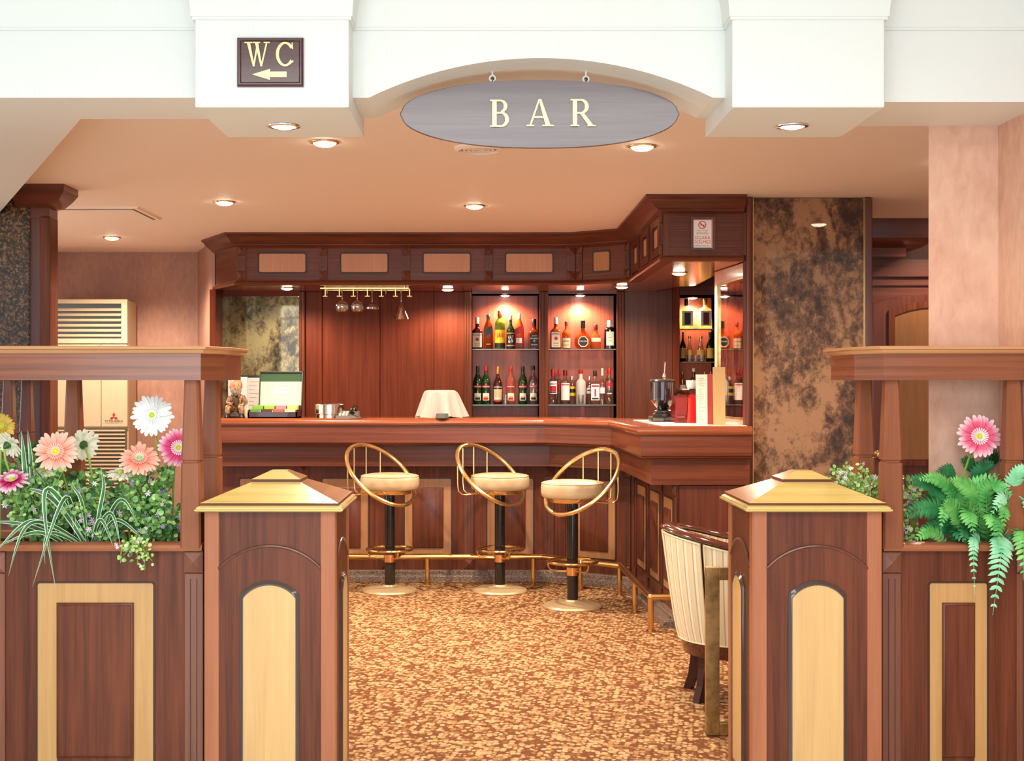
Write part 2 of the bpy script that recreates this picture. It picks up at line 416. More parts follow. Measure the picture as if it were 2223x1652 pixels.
# corridor beyond it with a door
wc = MB().box(2.30, 3.9, 9.35, 9.45, 0, 2.6)
struct(wc, 'wall_corridor', PLAST)
d1 = MB().box(2.45, 3.62, 9.27, 9.36, 0, 2.16); d1.box(2.42, 3.7, 9.22, 9.36, 2.18, 2.30); d1.box(2.45, 3.66, 9.25, 9.36, 2.12, 2.18)
door = struct(d1, 'door_1', DARK('X'))
struct(MB().loft([[(x, 9.275, z) for x, z in arch(2.72, 3.58, .05, 2.0, .06)], [(x, 9.255, z) for x, z in arch(2.72, 3.58, .05, 2.0, .06)],
   [(x, 9.245, z) for x, z in arch(2.73, 3.57, .06, 1.99, .06)]]), 'door_leaf', DARK(), door)
struct(MB().ring(arch(2.83, 3.47, .85, 1.94, .07), arch(2.875, 3.425, .895, 1.905, .06), 9.225, 9.25), 'panel_moulding', MAH(), door)
struct(MB().prism(arch(2.875, 3.425, .895, 1.905, .06), 9.238, 9.25), 'door_panel', wood('oak_panel', (.20, .085, .03), (.27, .12, .045), 'Z', 50), door)
kx, kz = PX(1908, 9.2), PZ(987, 9.2)
struct(MB().lathe([(.0, -.055), (.022, -.05), (.030, -.03), (.022, -.012), (.012, 0), (.028, .012), (.028, .02)], 16, (kx, 9.22, kz), Matrix.Rotation(-PI/2, 3, 'X')), 'door_knob', BRASS, door)
# dark wooden crown over the corridor
cr = MB().sweep([(2.2, 9.0), (2.98, 9.0), (2.98, 9.35)], [(-.2, 2.55), (.10, 2.55), (.10, 2.50), (.09, 2.42), (.0, 2.36), (-.2, 2.36)])
cr.box(2.3, 2.88, 9.0, 9.35, 2.30, 2.37)
struct(cr, 'trim_2', DARK('X'))

# ------------------------------------------------------------------ granite column with a wooden crown
t = thing('granite_column', 'speckled dark granite column with a dark wooden crown near the air conditioner', 'column', (-2.75, 7.6, 0))
GRAN = speckle('granite', [(.40, (.006, .005, .004)), (.52, (.07, .032, .013)), (.60, (.16, .085, .032)), (.72, (.30, .20, .09))], 70, .25, .2, detail=3)
MB().cbox(-3.15, -2.59, 7.45, 7.60, 0, CEIL, .006).build('shaft', GRAN, t)
MB().box(-2.59, -2.53, 7.47, 7.60, 0, 2.46).build('side_board', DARK(), t)
MB().cbox(-2.53, -2.47, 7.44, 7.58, 0, 2.38, .006).build('corner_trim', MAH(), t)
MB().sweep([(-2.66, 7.46), (-2.48, 7.46), (-2.48, 7.60)], [(-.1, 2.55), (.12, 2.55), (.12, 2.515), (.09, 2.48), (.04, 2.44), (0, 2.43), (0, 2.37), (-.1, 2.37)]).build('crown', DARK('X'), t)

# ------------------------------------------------------------------ air conditioner
t = thing('air_conditioner', 'tall cream floor-standing air conditioner against the back wall', 'air conditioner', (-3.2, 11.0, 0))
CREAM = plain('cream_plastic', lin(202, 182, 150), .4); D_ = 10.93
x0, x1 = -3.63, PX(277, D_); z = lambda y: PZ(y, D_)
mb = MB().cbox(x0, x1, D_+.02, 11.22, 0.05, z(652), .012); mb.box(x0+.03, x1-.03, D_+.05, 11.2, 0, .06); mb.build('body', CREAM, t)
fr = MB().ring(rect(x0, x1, z(745), z(650)), rect(x0+.045, x1-.05, z(735), z(659)), D_-.01, D_+.03); fr.build('outlet_frame', CREAM, t)
MB().box(x0+.045, x1-.05, D_+.012, D_+.02, z(735), z(659)).build('outlet_cavity', BLACK, t)
sl = None
for k, y in enumerate((670, 681, 692.5, 704, 715, 726)):
    zz = z(y)
    m_ = MB(); m_.add([(x0+.05, D_-.008, zz-.012), (x1-.055, D_-.008, zz-.012), (x1-.055, D_+.016, zz+.006), (x0+.05, D_+.016, zz+.006),
      (x0+.05, D_-.004, zz-.020), (x1-.055, D_-.004, zz-.020), (x1-.055, D_+.016, zz+.001), (x0+.05, D_+.016, zz+.001)], [(0,1,2,3),(4,7,6,5),(0,4,5,1),(1,5,6,2),(2,6,7,3),(3,7,4,0)])
    m_.build('slat', CREAM, t)
MB().cbox(x0, PX(219, D_), D_-.004, D_+.03, z(927), z(748), .006).build('front_panel', CREAM, t)
MB().cbox(PX(219.8, D_), x1, D_-.004, D_+.03, z(927), z(748), .006).build('front_panel', CREAM, t)
g = MB()
for k in range(17):
    zz = z(934+k*8.2); g.box(x0+.02, x1-.02, D_-.006, D_+.02, zz-.009, zz+.004)
g.build('intake_grille', CREAM, t, kind='stuff')
MB().box(x0+.01, x1-.01, D_+.008, D_+.018, .1, z(930)).build('intake_cavity', plain('grille_dark', (.10, .085, .06), .7), t)
lg = MB(); cx, cz, q = PX(247.5, D_), z(905), .019
for a in (90, 210, 330):
    u = Vector((math.cos(math.radians(a)), math.sin(math.radians(a)))); c60, s60 = math.cos(PI/6), math.sin(PI/6)
    p1 = Vector((u.x*c60-u.y*s60, u.x*s60+u.y*c60)); p2 = Vector((u.x*c60+u.y*s60, -u.x*s60+u.y*c60))
    L = [(0, 0), (p2.x*q*1.15, p2.y*q*1.15), ((p1.x+p2.x)*q*1.15, (p1.y+p2.y)*q*1.15), (p1.x*q*1.15, p1.y*q*1.15)]
    lg.prism([(cx+a_x, cz+a_z) for a_x, a_z in L], D_-.008, D_)
lg.build('emblem', plain('emblem_red', lin(190, 20, 25), .4), t, smooth=0)
tx = MB(); put_text(tx, 'MITSUBISHI', cx, z(914), .145, .017, D_-.007); put_text(tx, 'HEAVY INDUSTRIES, LTD.', cx, z(918.5), .145, .007, D_-.007)
tx.build('lettering', BLACK, t, smooth=0)

# ------------------------------------------------------------------ downlights
def downlight(label, x, y, z, power, r=.052, dome=1.0, group='recessed ceiling downlights', ang=150, ringm=None, col=WARM):
    t = thing('downlight', label, 'downlight', (x, y, z), group)
    MB().lathe([(r*1.0, 0), (r*1.30, -.001), (r*1.28, -.005), (r*1.06, -.008), (r*.98, -.004)], 24, (x, y, z)).build('trim_ring', ringm or BRASS, t)
    MB().lathe([(r*1.0, -.001), (r*.97, -.010*dome), (r*.7, -.019*dome), (r*.3, -.023*dome), (0, -.024*dome)], 20, (x, y, z)).build('lamp', LAMP, t)
    d = bpy.data.lights.new('lamp_light', 'SPOT'); d.energy = power; d.color = col; d.spot_size = math.radians(ang); d.spot_blend = .6; d.shadow_soft_size = .04
    o = bpy.data.objects.new('lamp_light', d); C.objects.link(o); o.parent = t; o.location = (0, 0, -.06)
    return t
G1 = 'recessed downlights in the bar ceiling'
for px, py, lab in ((705, 308, 'ceiling downlight just behind the WC box'), (487, 438, 'ceiling downlight above the bar canopy\'s end with the air conditioner'),
    (243, 515, 'ceiling downlight above the air conditioner'), (1030, 446, 'ceiling downlight below the hanging BAR sign'),
    (1394, 317, 'ceiling downlight beside the pointed end of the BAR sign')):
    D_ = 1.1*F/(826-py); downlight(lab, PX(px, D_), D_, CEIL, 160 if D_ > 7 else 105, group=G1)
downlight('ceiling downlight mirrored in the tall bronze antiqued mirror', 2.33, 6.6, CEIL, 75, group=G1)
downlight('corridor downlight over the wooden door', 3.2, 8.75, CEIL, 45, group=G1)
for x, lab in ((-.71, 'downlight under the white box that carries the WC sign'), (1.075, 'downlight under the plain white box without a sign')):
    downlight(lab, x, 4.61, 2.345, 9, .044, .45, 'downlights under the white pillar boxes', ringm=CHROME, col=(1, .85, .62))
SOF = 2.165
for px, py, D_, lab in ((623, 625, 10.12, 'canopy downlight above the aged mirror and tea box'), (972, 628, 10.25, 'canopy downlight between the glass rack and the shelves'),
    (1350, 622, 9.97, 'canopy downlight in the inner corner by the coffee grinder'), (1474, 592, 8.7, 'canopy downlight under the no-smoking notice')):
    downlight(lab, PX(px, D_), D_, SOF, 40 if px != 1474 else 120, .045, .8, 'downlights in the canopy soffit', ang=160)
# ------------------------------------------------------------------ ceiling fittings
t = thing('access_hatch', 'flush rectangular access hatch in the ceiling above the granite column', 'hatch', (-2.45, 8.6, CEIL))
MB().loft([[(x, y, CEIL) for x, y in q_] for q_ in ([(-2.78, 8.30), (-2.20, 8.30), (-2.20, 8.92), (-2.78, 8.92)],)]+[[(x, y, CEIL-.012) for x, y in [(-2.77, 8.31), (-2.21, 8.31), (-2.21, 8.91), (-2.77, 8.91)]]]).build('frame', CEILM, t)
MB().box(-2.745, -2.235, 8.335, 8.885, CEIL-.013, CEIL-.0125).build('joint', plain('hatch_joint', (.12, .06, .035), .8), t)
MB().box(-2.735, -2.245, 8.350, 8.875, CEIL-.017, CEIL-.011).build('panel', CEILM, t)
t = thing('ceiling_vent', 'round ceiling vent half hidden by the hanging BAR sign', 'vent', (-.035, 6.2, CEIL))
MB().lathe([(.115, 0), (.115, -.01), (.095, -.018), (.09, -.01), (.09, 0)], 32, (-.035, 6.2, CEIL)).build('rim', CEILM, t)
for r in (.075, .055, .035): MB().lathe([(r, -.004), (r, -.014), (r-.012, -.014), (r-.012, -.004)], 28, (-.035, 6.2, CEIL)).build('louver', CEILM, t)
MB().lathe([(0, -.001), (.09, -.002), (.09, -.006), (0, -.006)], 24, (-.035, 6.2, CEIL)).build('backing', plain('vent_dark', (.2, .11, .07), .8), t)

# ================================================================== SIGNS
def strokes(mb, pieces, x, z, h, y, dp, kx=1.0):
    """letter pieces (convex outlines in cap-height units) as raised prisms"""
    for i, pc in enumerate(pieces): mb.prism([(x+a*h*kx, z+b*h) for a, b in pc], y-dp-.00012*(i % 7), y)
def ringpiece(cx, cz, ro, ri, a0, a1, sx=1.0, n=14, swell=0):
    out = []; A = [math.radians(a0+(a1-a0)*k/n) for k in range(n+1)]; res = []
    for a, b in zip(A, A[1:]):
        def pt(r, t): return (cx+r*math.cos(t)*sx, cz+r*math.sin(t))
        ia = ri - swell*abs(math.cos(a)); ib = ri - swell*abs(math.cos(b))
        res.append([pt(ia, a), pt(ro, a), pt(ro, b), pt(ib, b)])
    return res
LET = {
 'B': [[(.08,0),(.24,0),(.24,1),(.08,1)], [(0,0),(.34,0),(.34,.05),(0,.05)], [(0,.95),(.34,.95),(.34,1),(0,1)],
       [(.24,0),(.42,0),(.42,.06),(.24,.06)], [(.24,.94),(.40,.94),(.40,1),(.24,1)], [(.24,.49),(.44,.49),(.44,.55),(.24,.55)]]
      + ringpiece(.40, .765, .235, .175, -90, 90, 1.0, swell=.07) + ringpiece(.42, .275, .275, .215, -90, 90, 1.0, swell=.08),
 'R': [[(.08,0),(.24,0),(.24,1),(.08,1)], [(0,0),(.32,0),(.32,.05),(0,.05)], [(0,.95),(.34,.95),(.34,1),(0,1)],
       [(.24,.94),(.40,.94),(.40,1),(.24,1)], [(.24,.46),(.42,.46),(.42,.52),(.24,.52)], [(.34,.48),(.50,.48),(.84,.03),(.66,.03)], [(.62,0),(.92,0),(.92,.045),(.62,.045)]]
      + ringpiece(.40, .73, .27, .21, -90, 90, 1.0, swell=.08),
 'A': [[(.10,.03),(.17,.03),(.50,1),(.44,1)], [(.44,1),(.54,1),(.88,.03),(.70,.03)], [(.25,.30),(.68,.30),(.67,.36),(.27,.36)],
       [(0,0),(.28,0),(.28,.05),(0,.05)], [(.58,0),(1.0,0),(1.0,.05),(.58,.05)]],
 'W': [[(.12,.97),(.28,.97),(.50,0),(.42,0)], [(.42,0),(.50,.02),(.70,.97),(.62,.97)], [(.52,.97),(.68,.97),(.88,0),(.80,0)], [(.80,0),(.88,.02),(1.14,.97),(1.07,.97)],
       [(0,.95),(.40,.95),(.40,1),(0,1)], [(.42,.95),(.78,.95),(.78,1),(.42,1)], [(.96,.95),(1.26,.95),(1.26,1),(.96,1)]],
 'C': ringpiece(.46, .50, .50, .43, 38, 322, .92, 30, swell=.09) + [[(.78,.97),(.83,.97),(.86,.70),(.79,.72)], [(.80,.25),(.88,.22),(.84,.14),(.80,.18)]],
}
# ---- WC plaque
D_ = 4.30; x0, x1, z0, z1 = PX(516, D_), PX(659.5, D_), PZ(189.5, D_), PZ(83.5, D_)
t = thing('wc_sign', 'dark wooden plaque with gold WC letters and an arrow on the white box', 'sign', ((x0+x1)/2, D_, z0))
PLQ = wood('plaque_wood', (.045, .012, .016), (.075, .02, .024), 'X', 40, .25, .3)
MB().loft([[(x, D_, z) for x, z in rect(x0, x1, z0, z1)], [(x, D_-.010, z) for x, z in rect(x0, x1, z0, z1)], [(x, D_-.016, z) for x, z in rect(x0+.006, x1-.006, z0+.006, z1-.006)],
   [(x, D_-.016, z) for x, z in rect(x0+.010, x1-.010, z0+.010, z1-.010)], [(x, D_-.012, z) for x, z in rect(x0+.014, x1-.014, z0+.014, z1-.014)]]).build('board', PLQ, t)
yb = D_-.012; hh = (148-95)*D_/F
for ch, px in (('W', 533), ('C', 601)):
    mb = MB(); strokes(mb, LET[ch], PX(px, D_), PZ(147, D_), hh, yb, .007, .82); mb.build('letter', GOLD, t)
mb = MB(); mb.prism([(PX(a, D_), PZ(b, D_)) for a, b in ((549, 164), (588, 152), (588, 158), (624, 158), (624, 170), (588, 170), (588, 176))], yb-.005, yb)
mb.build('arrow', plain('arrow_cream', lin(250, 226, 178), .4), t)
# ---- hanging BAR sign
D_ = 4.58; cx, cz = PX(1171.5, D_), PZ(248.5, D_)
t = thing('bar_sign', 'oval dark wooden BAR sign hanging from the white arch', 'sign', (cx, D_, cz))
SGN = wood('sign_wood_sheen', (.09, .066, .078), (.15, .11, .128), 'X', 34, .38, .6)  # blue-grey window reflection mixed into the wood colour
def lens(k=1.0, n=36):
    hw, hb, e = .4925*k, .118*k, .055
    top = []
    for i in range(n+1):
        u = -math.cos(PI*i/n); x = u*(hw-.012); top.append((cx+x, cz+.012+(hb-.012)*(1-abs(u)**2.3)**.55))
    bot = [(x, cz-.012-(hb-.012)*max(0, 1-abs((x-cx)/(hw-.012))**2.3)**.55) for x, z in top]
    r_ = [(cx+hw-.006, cz+.004), (cx+hw-.006, cz-.004)]; l_ = [(cx-hw+.006, cz-.004), (cx-hw+.006, cz+.004)]
    return top + r_ + bot[::-1] + l_
MB().loft([[(x, D_+.009, z) for x, z in lens()], [(x, D_-.007, z) for x, z in lens()], [(x, D_-.009, z) for x, z in lens(.993)]]).build('board', SGN, t, smooth=30)
for ch, px, py in (('B', 1064, 277.5), ('A', 1143, 276), ('R', 1238, 276)):
    hh = 58.5*D_/F
    mb = MB(); strokes(mb, LET[ch], PX(px, D_), PZ(py, D_), hh, D_-.009, .009); mb.build('letter', GOLD, t)
for px, zt in ((1069, 164), (1272, 166)):
    x = PX(px, D_); za = PZ(zt+6, D_)
    h_ = MB().tube([(x+.010*math.cos(a), D_, za+.010*math.sin(a)) for a in [2*PI*k/14 for k in range(14)]], .0028, 6, True)
    h_.tube([(x, D_, za+.009), (x, D_, za+.045)], .003, 6); h_.build('screw_eye', WHITE, t)
    MB().tube([(x, D_, PZ(183, D_)), (x-.001, D_, PZ(177, D_)), (x+.005, D_, PZ(172, D_)), (x+.003, D_, PZ(168.5, D_)), (x-.004, D_, PZ(171, D_))], .0028, 6).build('hook', BLACK, t)
# ================================================================== THE BAR
# ---- canopy
CP = [(-2.13, 10.34), (-1.87, 9.85), (.67, 9.85), (1.06, 9.55), (1.06, 7.86), (1.541, 7.86)]
t = thing('bar_canopy', 'dark mahogany canopy with framed panels running around above the bar', 'canopy', (-.4, 10.2, SOF))
MB().sweep(CP, [(0, 2.20), (0, 2.47), (-.05, 2.47), (-.05, 2.20)]).build('fascia', BARW('U'), t)
MB().sweep(CP, [(-.05, 2.55), (.115, 2.55), (.115, 2.535), (.10, 2.530), (.085, 2.51), (.045, 2.475), (.035, 2.47), (.035, 2.462), (.012, 2.452), (0, 2.44), (-.05, 2.44)]).build('cornice', BARW('U'), t)
MB().sweep(CP, [(-.06, SOF-.001), (.02, SOF-.001), (.026, SOF+.010), (.02, SOF+.022), (.008, SOF+.028), (.004, SOF+.038), (-.06, SOF+.038)]).build('lower_trim', BARB('U'), t)
MB().slab([(-2.10, 10.36), (-1.85, 9.88), (.68, 9.88), (1.08, 9.58), (1.08, 7.89), (1.541, 7.89), (1.575, 9.93), (1.48, 10.0), (1.31, 10.555), (-2.10, 10.555)], SOF, SOF+.03).build('soffit', wood('soffit_veneer', (.26, .085, .045), (.40, .15, .08), 'Y', 30, .22, .4), t)
cl = MB().box(1.3, 1.9, 9.9, 10.6, 2.40, 2.45); cl.box(1.56, 1.9, 8.7, 10.6, 2.40, 2.45); cl.build('upper_soffit', DARK('X'), t)
D_ = 9.85
def inlay(s0, s1, z0, z1, M, par, mat):
    MB(M).ring(rrect(s0-.012, s1+.012, z0-.012, z1+.012, .018), rrect(s0, s1, z0, z1, .012), -.004, .003).build('inlay_edge', GROOVE, par)
    MB(M).loft([[(x, .002, z) for x, z in rrect(s0, s1, z0, z1, .012)], [(x, -.003, z) for x, z in rrect(s0, s1, z0, z1, .012)]]).build('inlay_panel', mat, par)
def pilaster(sx, w, z0, z1, M, par, mat, blk=None, ends=(True, True)):
    """fluted strip between two pyramid blocks"""
    b = blk or w
    if ends[1]: MB(M).pyramid(sx-w/2, sx+w/2, z1-b, z1, -.006, .016).build('pyramid_block', mat, par, smooth=0)
    if ends[0]: MB(M).pyramid(sx-w/2, sx+w/2, z0, z0+b, -.006, .016).build('pyramid_block', mat, par, smooth=0)
    lo = z0 + (b+.004 if ends[0] else 0); hi = z1 - (b+.004 if ends[1] else 0)
    MB(M).cbox(sx-w/2, sx+w/2, -.008, .004, lo, hi, .002).build('fluted_strip', mat, par)
    g = MB(M)
    for k in (-.22, 0, .22) if w < .064 else (-.17, .17):
        g.box(sx+k*w-.0016, sx+k*w+.0016, -.0088, -.007, lo+.018, hi-.018)
    g.build('flute', GROOVE, par, kind='stuff')
for a, b in ((563, 663), (741, 841), (920, 1020), (1099, 1199)):
    inlay(PX(a, D_), PX(b, D_), PZ(590.5, D_), PZ(551, D_), Matrix.Translation((0, D_, 0)), t, PEACH())
for c in (525, 702, 881.5, 1061, 1239):
    pilaster(PX(c, D_), .062, 2.205, 2.455, Matrix.Translation((0, D_, 0)), t, BARW(), .062)
M2 = seg(CP[2], CP[3]); inlay(.165, .30, 2.262, 2.40, M2, t, wood('amber_inlay', (.34, .15, .045), (.44, .21, .07), 'Z', 50, .5, 0)); pilaster(.04, .05, 2.205, 2.455, M2, t, BARW(), .055); pilaster(.455, .05, 2.205, 2.455, M2, t, BARW(), .055)
M3 = seg(CP[3], CP[4])
for s in (.30, .85, 1.40):
    MB(M3).ring(rect(s-.22, s+.22, 2.215, 2.445), rect(s-.12, s+.12, 2.262, 2.40), -.012, .003).build('panel_frame', BARW(), t)
    inlay(s-.10, s+.10, 2.275, 2.385, M3, t, PEACH())
pilaster(1.655, .05, 2.205, 2.455, M3, t, BARW(), .055)
M4 = seg(CP[4], CP[5])
MB(M4).ring(rect(.005, .495, 2.20, 2.455), rect(.03, .475, 2.215, 2.44), -.004, .003).build('panel_frame', BARW(), t)

# ---- no-smoking notice on the canopy's end
D_ = 7.855; x0, x1, z0, z1 = PX(1499, D_), PX(1552, D_), PZ(543.5, D_), PZ(471, D_)
t = thing('no_smoking_sign', 'framed white no-smoking notice with red Turkish lettering on the canopy', 'sign', ((x0+x1)/2, D_, z0))
MB().ring(rect(x0, x1, z0, z1), rect(x0+.014, x1-.014, z0+.014, z1-.014), D_-.012, D_).build('frame', DARK(), t)
sx0, sx1, sz0, sz1 = PX(1505, D_), PX(1546.5, D_), PZ(538, D_), PZ(476.5, D_)
MB().box(sx0, sx1, D_-.006, D_, sz0, sz1).build('sheet', WHITE2, t)
cx = PX(1524, D_); y_ = D_-.0065
r_ = MB(); c2 = PZ(488.5, D_); rr = 8.6*D_/F
r_.ring([(cx+rr*math.cos(a), c2+rr*math.sin(a)) for a in [2*PI*k/28 for k in range(28)]], [(cx+rr*.80*math.cos(a), c2+rr*.80*math.sin(a)) for a in [2*PI*k/28 for k in range(28)]], y_-.001, y_)
q = rr*.82/1.414; r_.prism([(cx-q-.002, c2+q-.002), (cx-q+.002, c2+q+.002), (cx+q+.002, c2-q+.002), (cx+q-.002, c2-q-.002)], y_-.001, y_)
r_.box(sx1-.006, sx1-.003, y_-.0005, y_, sz0+.004, sz1-.003); r_.box(sx0, sx1-.003, y_-.0005, y_, sz1-.005, sz1-.002)
r_.build('prohibition_mark', RED, t, smooth=0)
MB().box(cx-.014, cx+.014, y_-.0008, y_, c2-.003, c2+.001).build('cigarette', BLACK, t)
m1 = MB(); put_text(m1, 'SİGARA', PX(1525, D_), PZ(515, D_), 33*D_/F, 9*D_/F, y_); put_text(m1, 'İÇİLMEZ', PX(1525, D_), PZ(525, D_), 36*D_/F, 10*D_/F, y_)
put_text(m1, 'YASAL UYARI', PX(1524, D_), PZ(500.5, D_), 24*D_/F, 2.8*D_/F, y_); m1.build('red_lettering', RED, t, smooth=0)
m1 = MB(); put_text(m1, '4207 SAYILI KANUN', PX(1524, D_), PZ(504.6, D_), 24*D_/F, 1.5*D_/F, y_); put_text(m1, 'GEREGINCE BU ALANDA', PX(1524, D_), PZ(507.6, D_), 27*D_/F, 1.6*D_/F, y_); put_text(m1, 'CEZASI 69 TL.', PX(1523.5, D_), PZ(533.5, D_), 34*D_/F, 2.4*D_/F, y_)
m1.build('black_lettering', BLACK, t, smooth=0)

# ---- back bar: panelled wall with niches
BD = 10.56
bx = lambda px: PX(px, BD)
bz = lambda py: PZ(py, BD)
t = BB = thing('back_bar', 'red mahogany panelled back wall with lit bottle niches behind the counter', 'back bar', (-.2, BD, 0))
edges = [663, 699.5, 825, 942, 1008]
for a, b in zip(edges, edges[1:]): MB().cbox(bx(a)+.0015, bx(b)-.0015, BD, BD+.25, .02, SOF, .003).build('wall_panel', REDW(), t)
def trimpost(a, b, D0=BD):
    w = bx(b)-bx(a); m_ = MB().cbox(bx(a), bx(b), D0-.03, D0+.25, .02, SOF, .005)
    n_ = 3 if w > .05 else 2
    for k in range(n_):
        c = bx(a)+w*(k+.5)/n_
        m_.lathe([(w/n_*.42, .03), (w/n_*.42, SOF-.005)], 10, (c, D0-.03, 0))
    m_.build('reeded_trim', BARB('Z'), t)
trimpost(650, 663); trimpost(1008, 1025); trimpost(1170, 1190); trimpost(1338, 1356); 
MB().cbox(bx(1460), bx(1475), BD-.02, BD+.25, .02, 2.40, .004).build('trim_board', REDW(), t)
MB().cbox(bx(1356), bx(1460), BD, BD+.25, .02, 2.40, .003).build('wall_panel', BARW(), t)
MB().cbox(bx(1555), bx(1640), BD-.01, BD+.25, .02, 2.40, .003).build('trim_board', DARK(), t)
MB().box(bx(1475), bx(1555), BD, BD+.25, bz(643), 2.40).build('header', DARK('X'), t)
MB().box(bx(1025), bx(1340), BD-.012, BD+.25, bz(638), SOF).build('header', BARB('X'), t)
NB = BD+.23
def niche(a, b, top):
    m_ = MB().box(bx(a), bx(b), NB, NB+.02, .1, bz(top)); m_.box(bx(a)-.01, bx(a), BD, NB, .1, bz(top)); m_.box(bx(b), bx(b)+.01, BD, NB, .1, bz(top)); m_.box(bx(a), bx(b), BD, NB, bz(top), bz(top)+.01)
    m_.build('niche_lining', NICHEW(), t)
SHG = glass('shelf_glass', (.88, .93, .90), .12)
def shelf(a, b, base):
    z_ = bz(base); s_ = MB().cbox(bx(a)+.002, bx(b)-.002, BD+.012, NB, z_-.009, z_, .001).build('glass_shelf', SHG, t)
    MB().box(bx(a)+.002, bx(b)-.002, BD+.008, BD+.012, z_-.009, z_-.001).build('shelf_edge', plain('glass_edge', (.10, .14, .10), .15), s_)
    return z_
niche(1025, 1170, 638); niche(1190, 1338, 638); niche(1475, 1555, 643)
Z_UP = shelf(1025, 1170, 757); shelf(1190, 1338, 757); Z_LO = shelf(1025, 1170, 878); shelf(1190, 1338, 878)
Z_A = shelf(1475, 1555, 713.5); Z_B = shelf(1475, 1555, 785); Z_C = shelf(1475, 1555, 860)
for px, top, lab in ((1097, 638, 'niche lamp above the six whiskey bottles'), (1262, 638, 'niche lamp above the round brandy bottle'), (1509, 643, 'niche lamp above the two square flagons')):
    downlight(lab, bx(px), BD+.12, bz(top), 34 if px < 1400 else 46, .036, .7, 'lamps in the bottle niches', ang=165, ringm=CHROME, col=(1, .64, .42))

# aged mirror on the back wall
AM1 = antique('antique_mirror_gold', (.27, .22, .10), (.12, .09, .035), (.02, .014, .008), .26, 22)
AM2 = antique('antique_mirror_bronze', (.36, .19, .095), (.13, .06, .03), (.03, .013, .009), .06, 16)
t = thing('aged_mirror', 'gold speckled aged mirror behind the bearded figurine and tea box', 'mirror', (bx(566), BD, .9))
MB().box(bx(483), bx(650), BD, BD+.02, bz(815), bz(643)).build('mirror_glass', AM1, t)
MB().box(bx(478), bx(650), BD-.005, BD+.02, bz(643), SOF).build('top_rail', REDW('X'), t)
MB().cbox(bx(469), bx(483), BD-.25, BD+.02, .9, SOF, .004).build('side_post', REDW(), t)
MB().box(bx(483), bx(650), BD-.012, BD+.02, bz(819), bz(815)).build('ledge', BLACK, t)
MB().box(bx(483), bx(650), BD+.002, BD+.02, .9, bz(819)).build('lower_mirror', AM1, t)
def sheet(label, x0, x1, y0, y1, D_, mat, lines=0, cat='paper', lean=.0):
    t = thing('paper_sheet', label, cat, (PX((x0+x1)/2, D_), D_, PZ(y1, D_)))
    MB().add([(PX(x0,D_),D_-lean,PZ(y1,D_)),(PX(x1,D_),D_-lean,PZ(y1,D_)),(PX(x1,D_),D_,PZ(y0,D_)),(PX(x0,D_),D_,PZ(y0,D_)),
              (PX(x0,D_),D_-lean+.003,PZ(y1,D_)),(PX(x1,D_),D_-lean+.003,PZ(y1,D_)),(PX(x1,D_),D_+.003,PZ(y0,D_)),(PX(x0,D_),D_+.003,PZ(y0,D_))],[(0,1,2,3),(4,7,6,5),(0,4,5,1),(1,5,6,2),(2,6,7,3),(3,7,4,0)]).build('sheet', mat, t)
    if lines:
        g = MB(); wx = PX(x1, D_)-PX(x0, D_)
        for k in range(lines):
            zz = PZ(y0+(y1-y0)*(k+1)/(lines+1), D_); g.box(PX(x0,D_)+wx*.12, PX(x0,D_)+wx*(.88-.2*((k*7) % 3)), D_-lean-.0012, D_-.0004, zz-.002, zz+.002)
        g.build('ruled_line', plain('print_grey', (.45, .40, .38), .8), t, kind='stuff')
sheet('blank white sheet pinned behind the bearded figurine', 495, 537, 818, 905, BD-.014, WHITE2)
sheet('pale ruled sheet between the figurine and the tea box', 537.5, 566, 820, 905, BD-.013, plain('paper_pink', (.74, .66, .62), .7), 9)
# ---- tall bronze mirror at the bar's end
t = thing('bronze_mirror', 'tall bronze antiqued mirror panel between the bar and the corridor door', 'mirror', (1.94, 7.9, 0))
MB().box(1.607, 2.268, 7.895, 7.92, .01, CEIL-.003).build('mirror_glass', AM2, t)
MB().box(2.268, 2.273, 7.885, 7.92, .01, CEIL-.003).build('brass_edge', BRASS, t); MB().box(1.603, 1.607, 7.885, 7.92, .01, CEIL-.003).build('brass_edge', BRASS, t)
MB().cbox(2.273, 2.315, 7.86, 7.93, 0, CEIL-.003, .006).build('edge_board', DARK(), t)
MB().lathe([(.030, 0), (.030, CEIL-.003)], 20, (1.573, 7.885, 0)).build('round_post', BARW(), t)
t = thing('side_mirror', 'narrow wood-framed mirror facing the bottles at the bar\'s end', 'mirror', (1.56, 8.3, 1.1))
Ms = Matrix.Translation((1.515, 8.60, 0)) @ Matrix.Rotation(math.radians(4.2), 4, 'Z') @ Matrix(((0, 1, 0, 0), (-1, 0, 0, 0), (0, 0, 1, 0), (0, 0, 0, 1)))   # local x runs toward the camera, -y faces the bar
MB(Ms).ring(rect(-.02, .715, 1.16, 2.16), rect(.05, .70, 1.21, 2.08), -.012, .012).build('frame', wood('mirror_frame_lit', (.42, .20, .11), (.54, .28, .16), 'Z', 30, .3, .2), t)  # lamp glare on the frame put into a paler wood colour
MB(Ms).ring(rect(.05, .70, 1.21, 2.08), rect(.062, .688, 1.222, 2.068), -.008, .012).build('inner_bead', BRASS_OLD, t)
mm, nt, b_ = new_mat('tinted_mirror'); b_.inputs['Metallic'].default_value = 1; b_.inputs['Roughness'].default_value = .03; 
n_ = noise(nt, coords(nt, (1, 1, .3)), 14, 7, .6, .7); r_ = ramp(nt, [(.40, (.25, .13, .09)), (.55, (.85, .66, .55))]); nt.links.new(n_.outputs[0], r_.inputs[0]); nt.links.new(r_.outputs[0], b_.inputs[0])
MB(Ms).box(.062, .688, 0, .012, 1.222, 2.068).build('mirror_glass', mm, t)

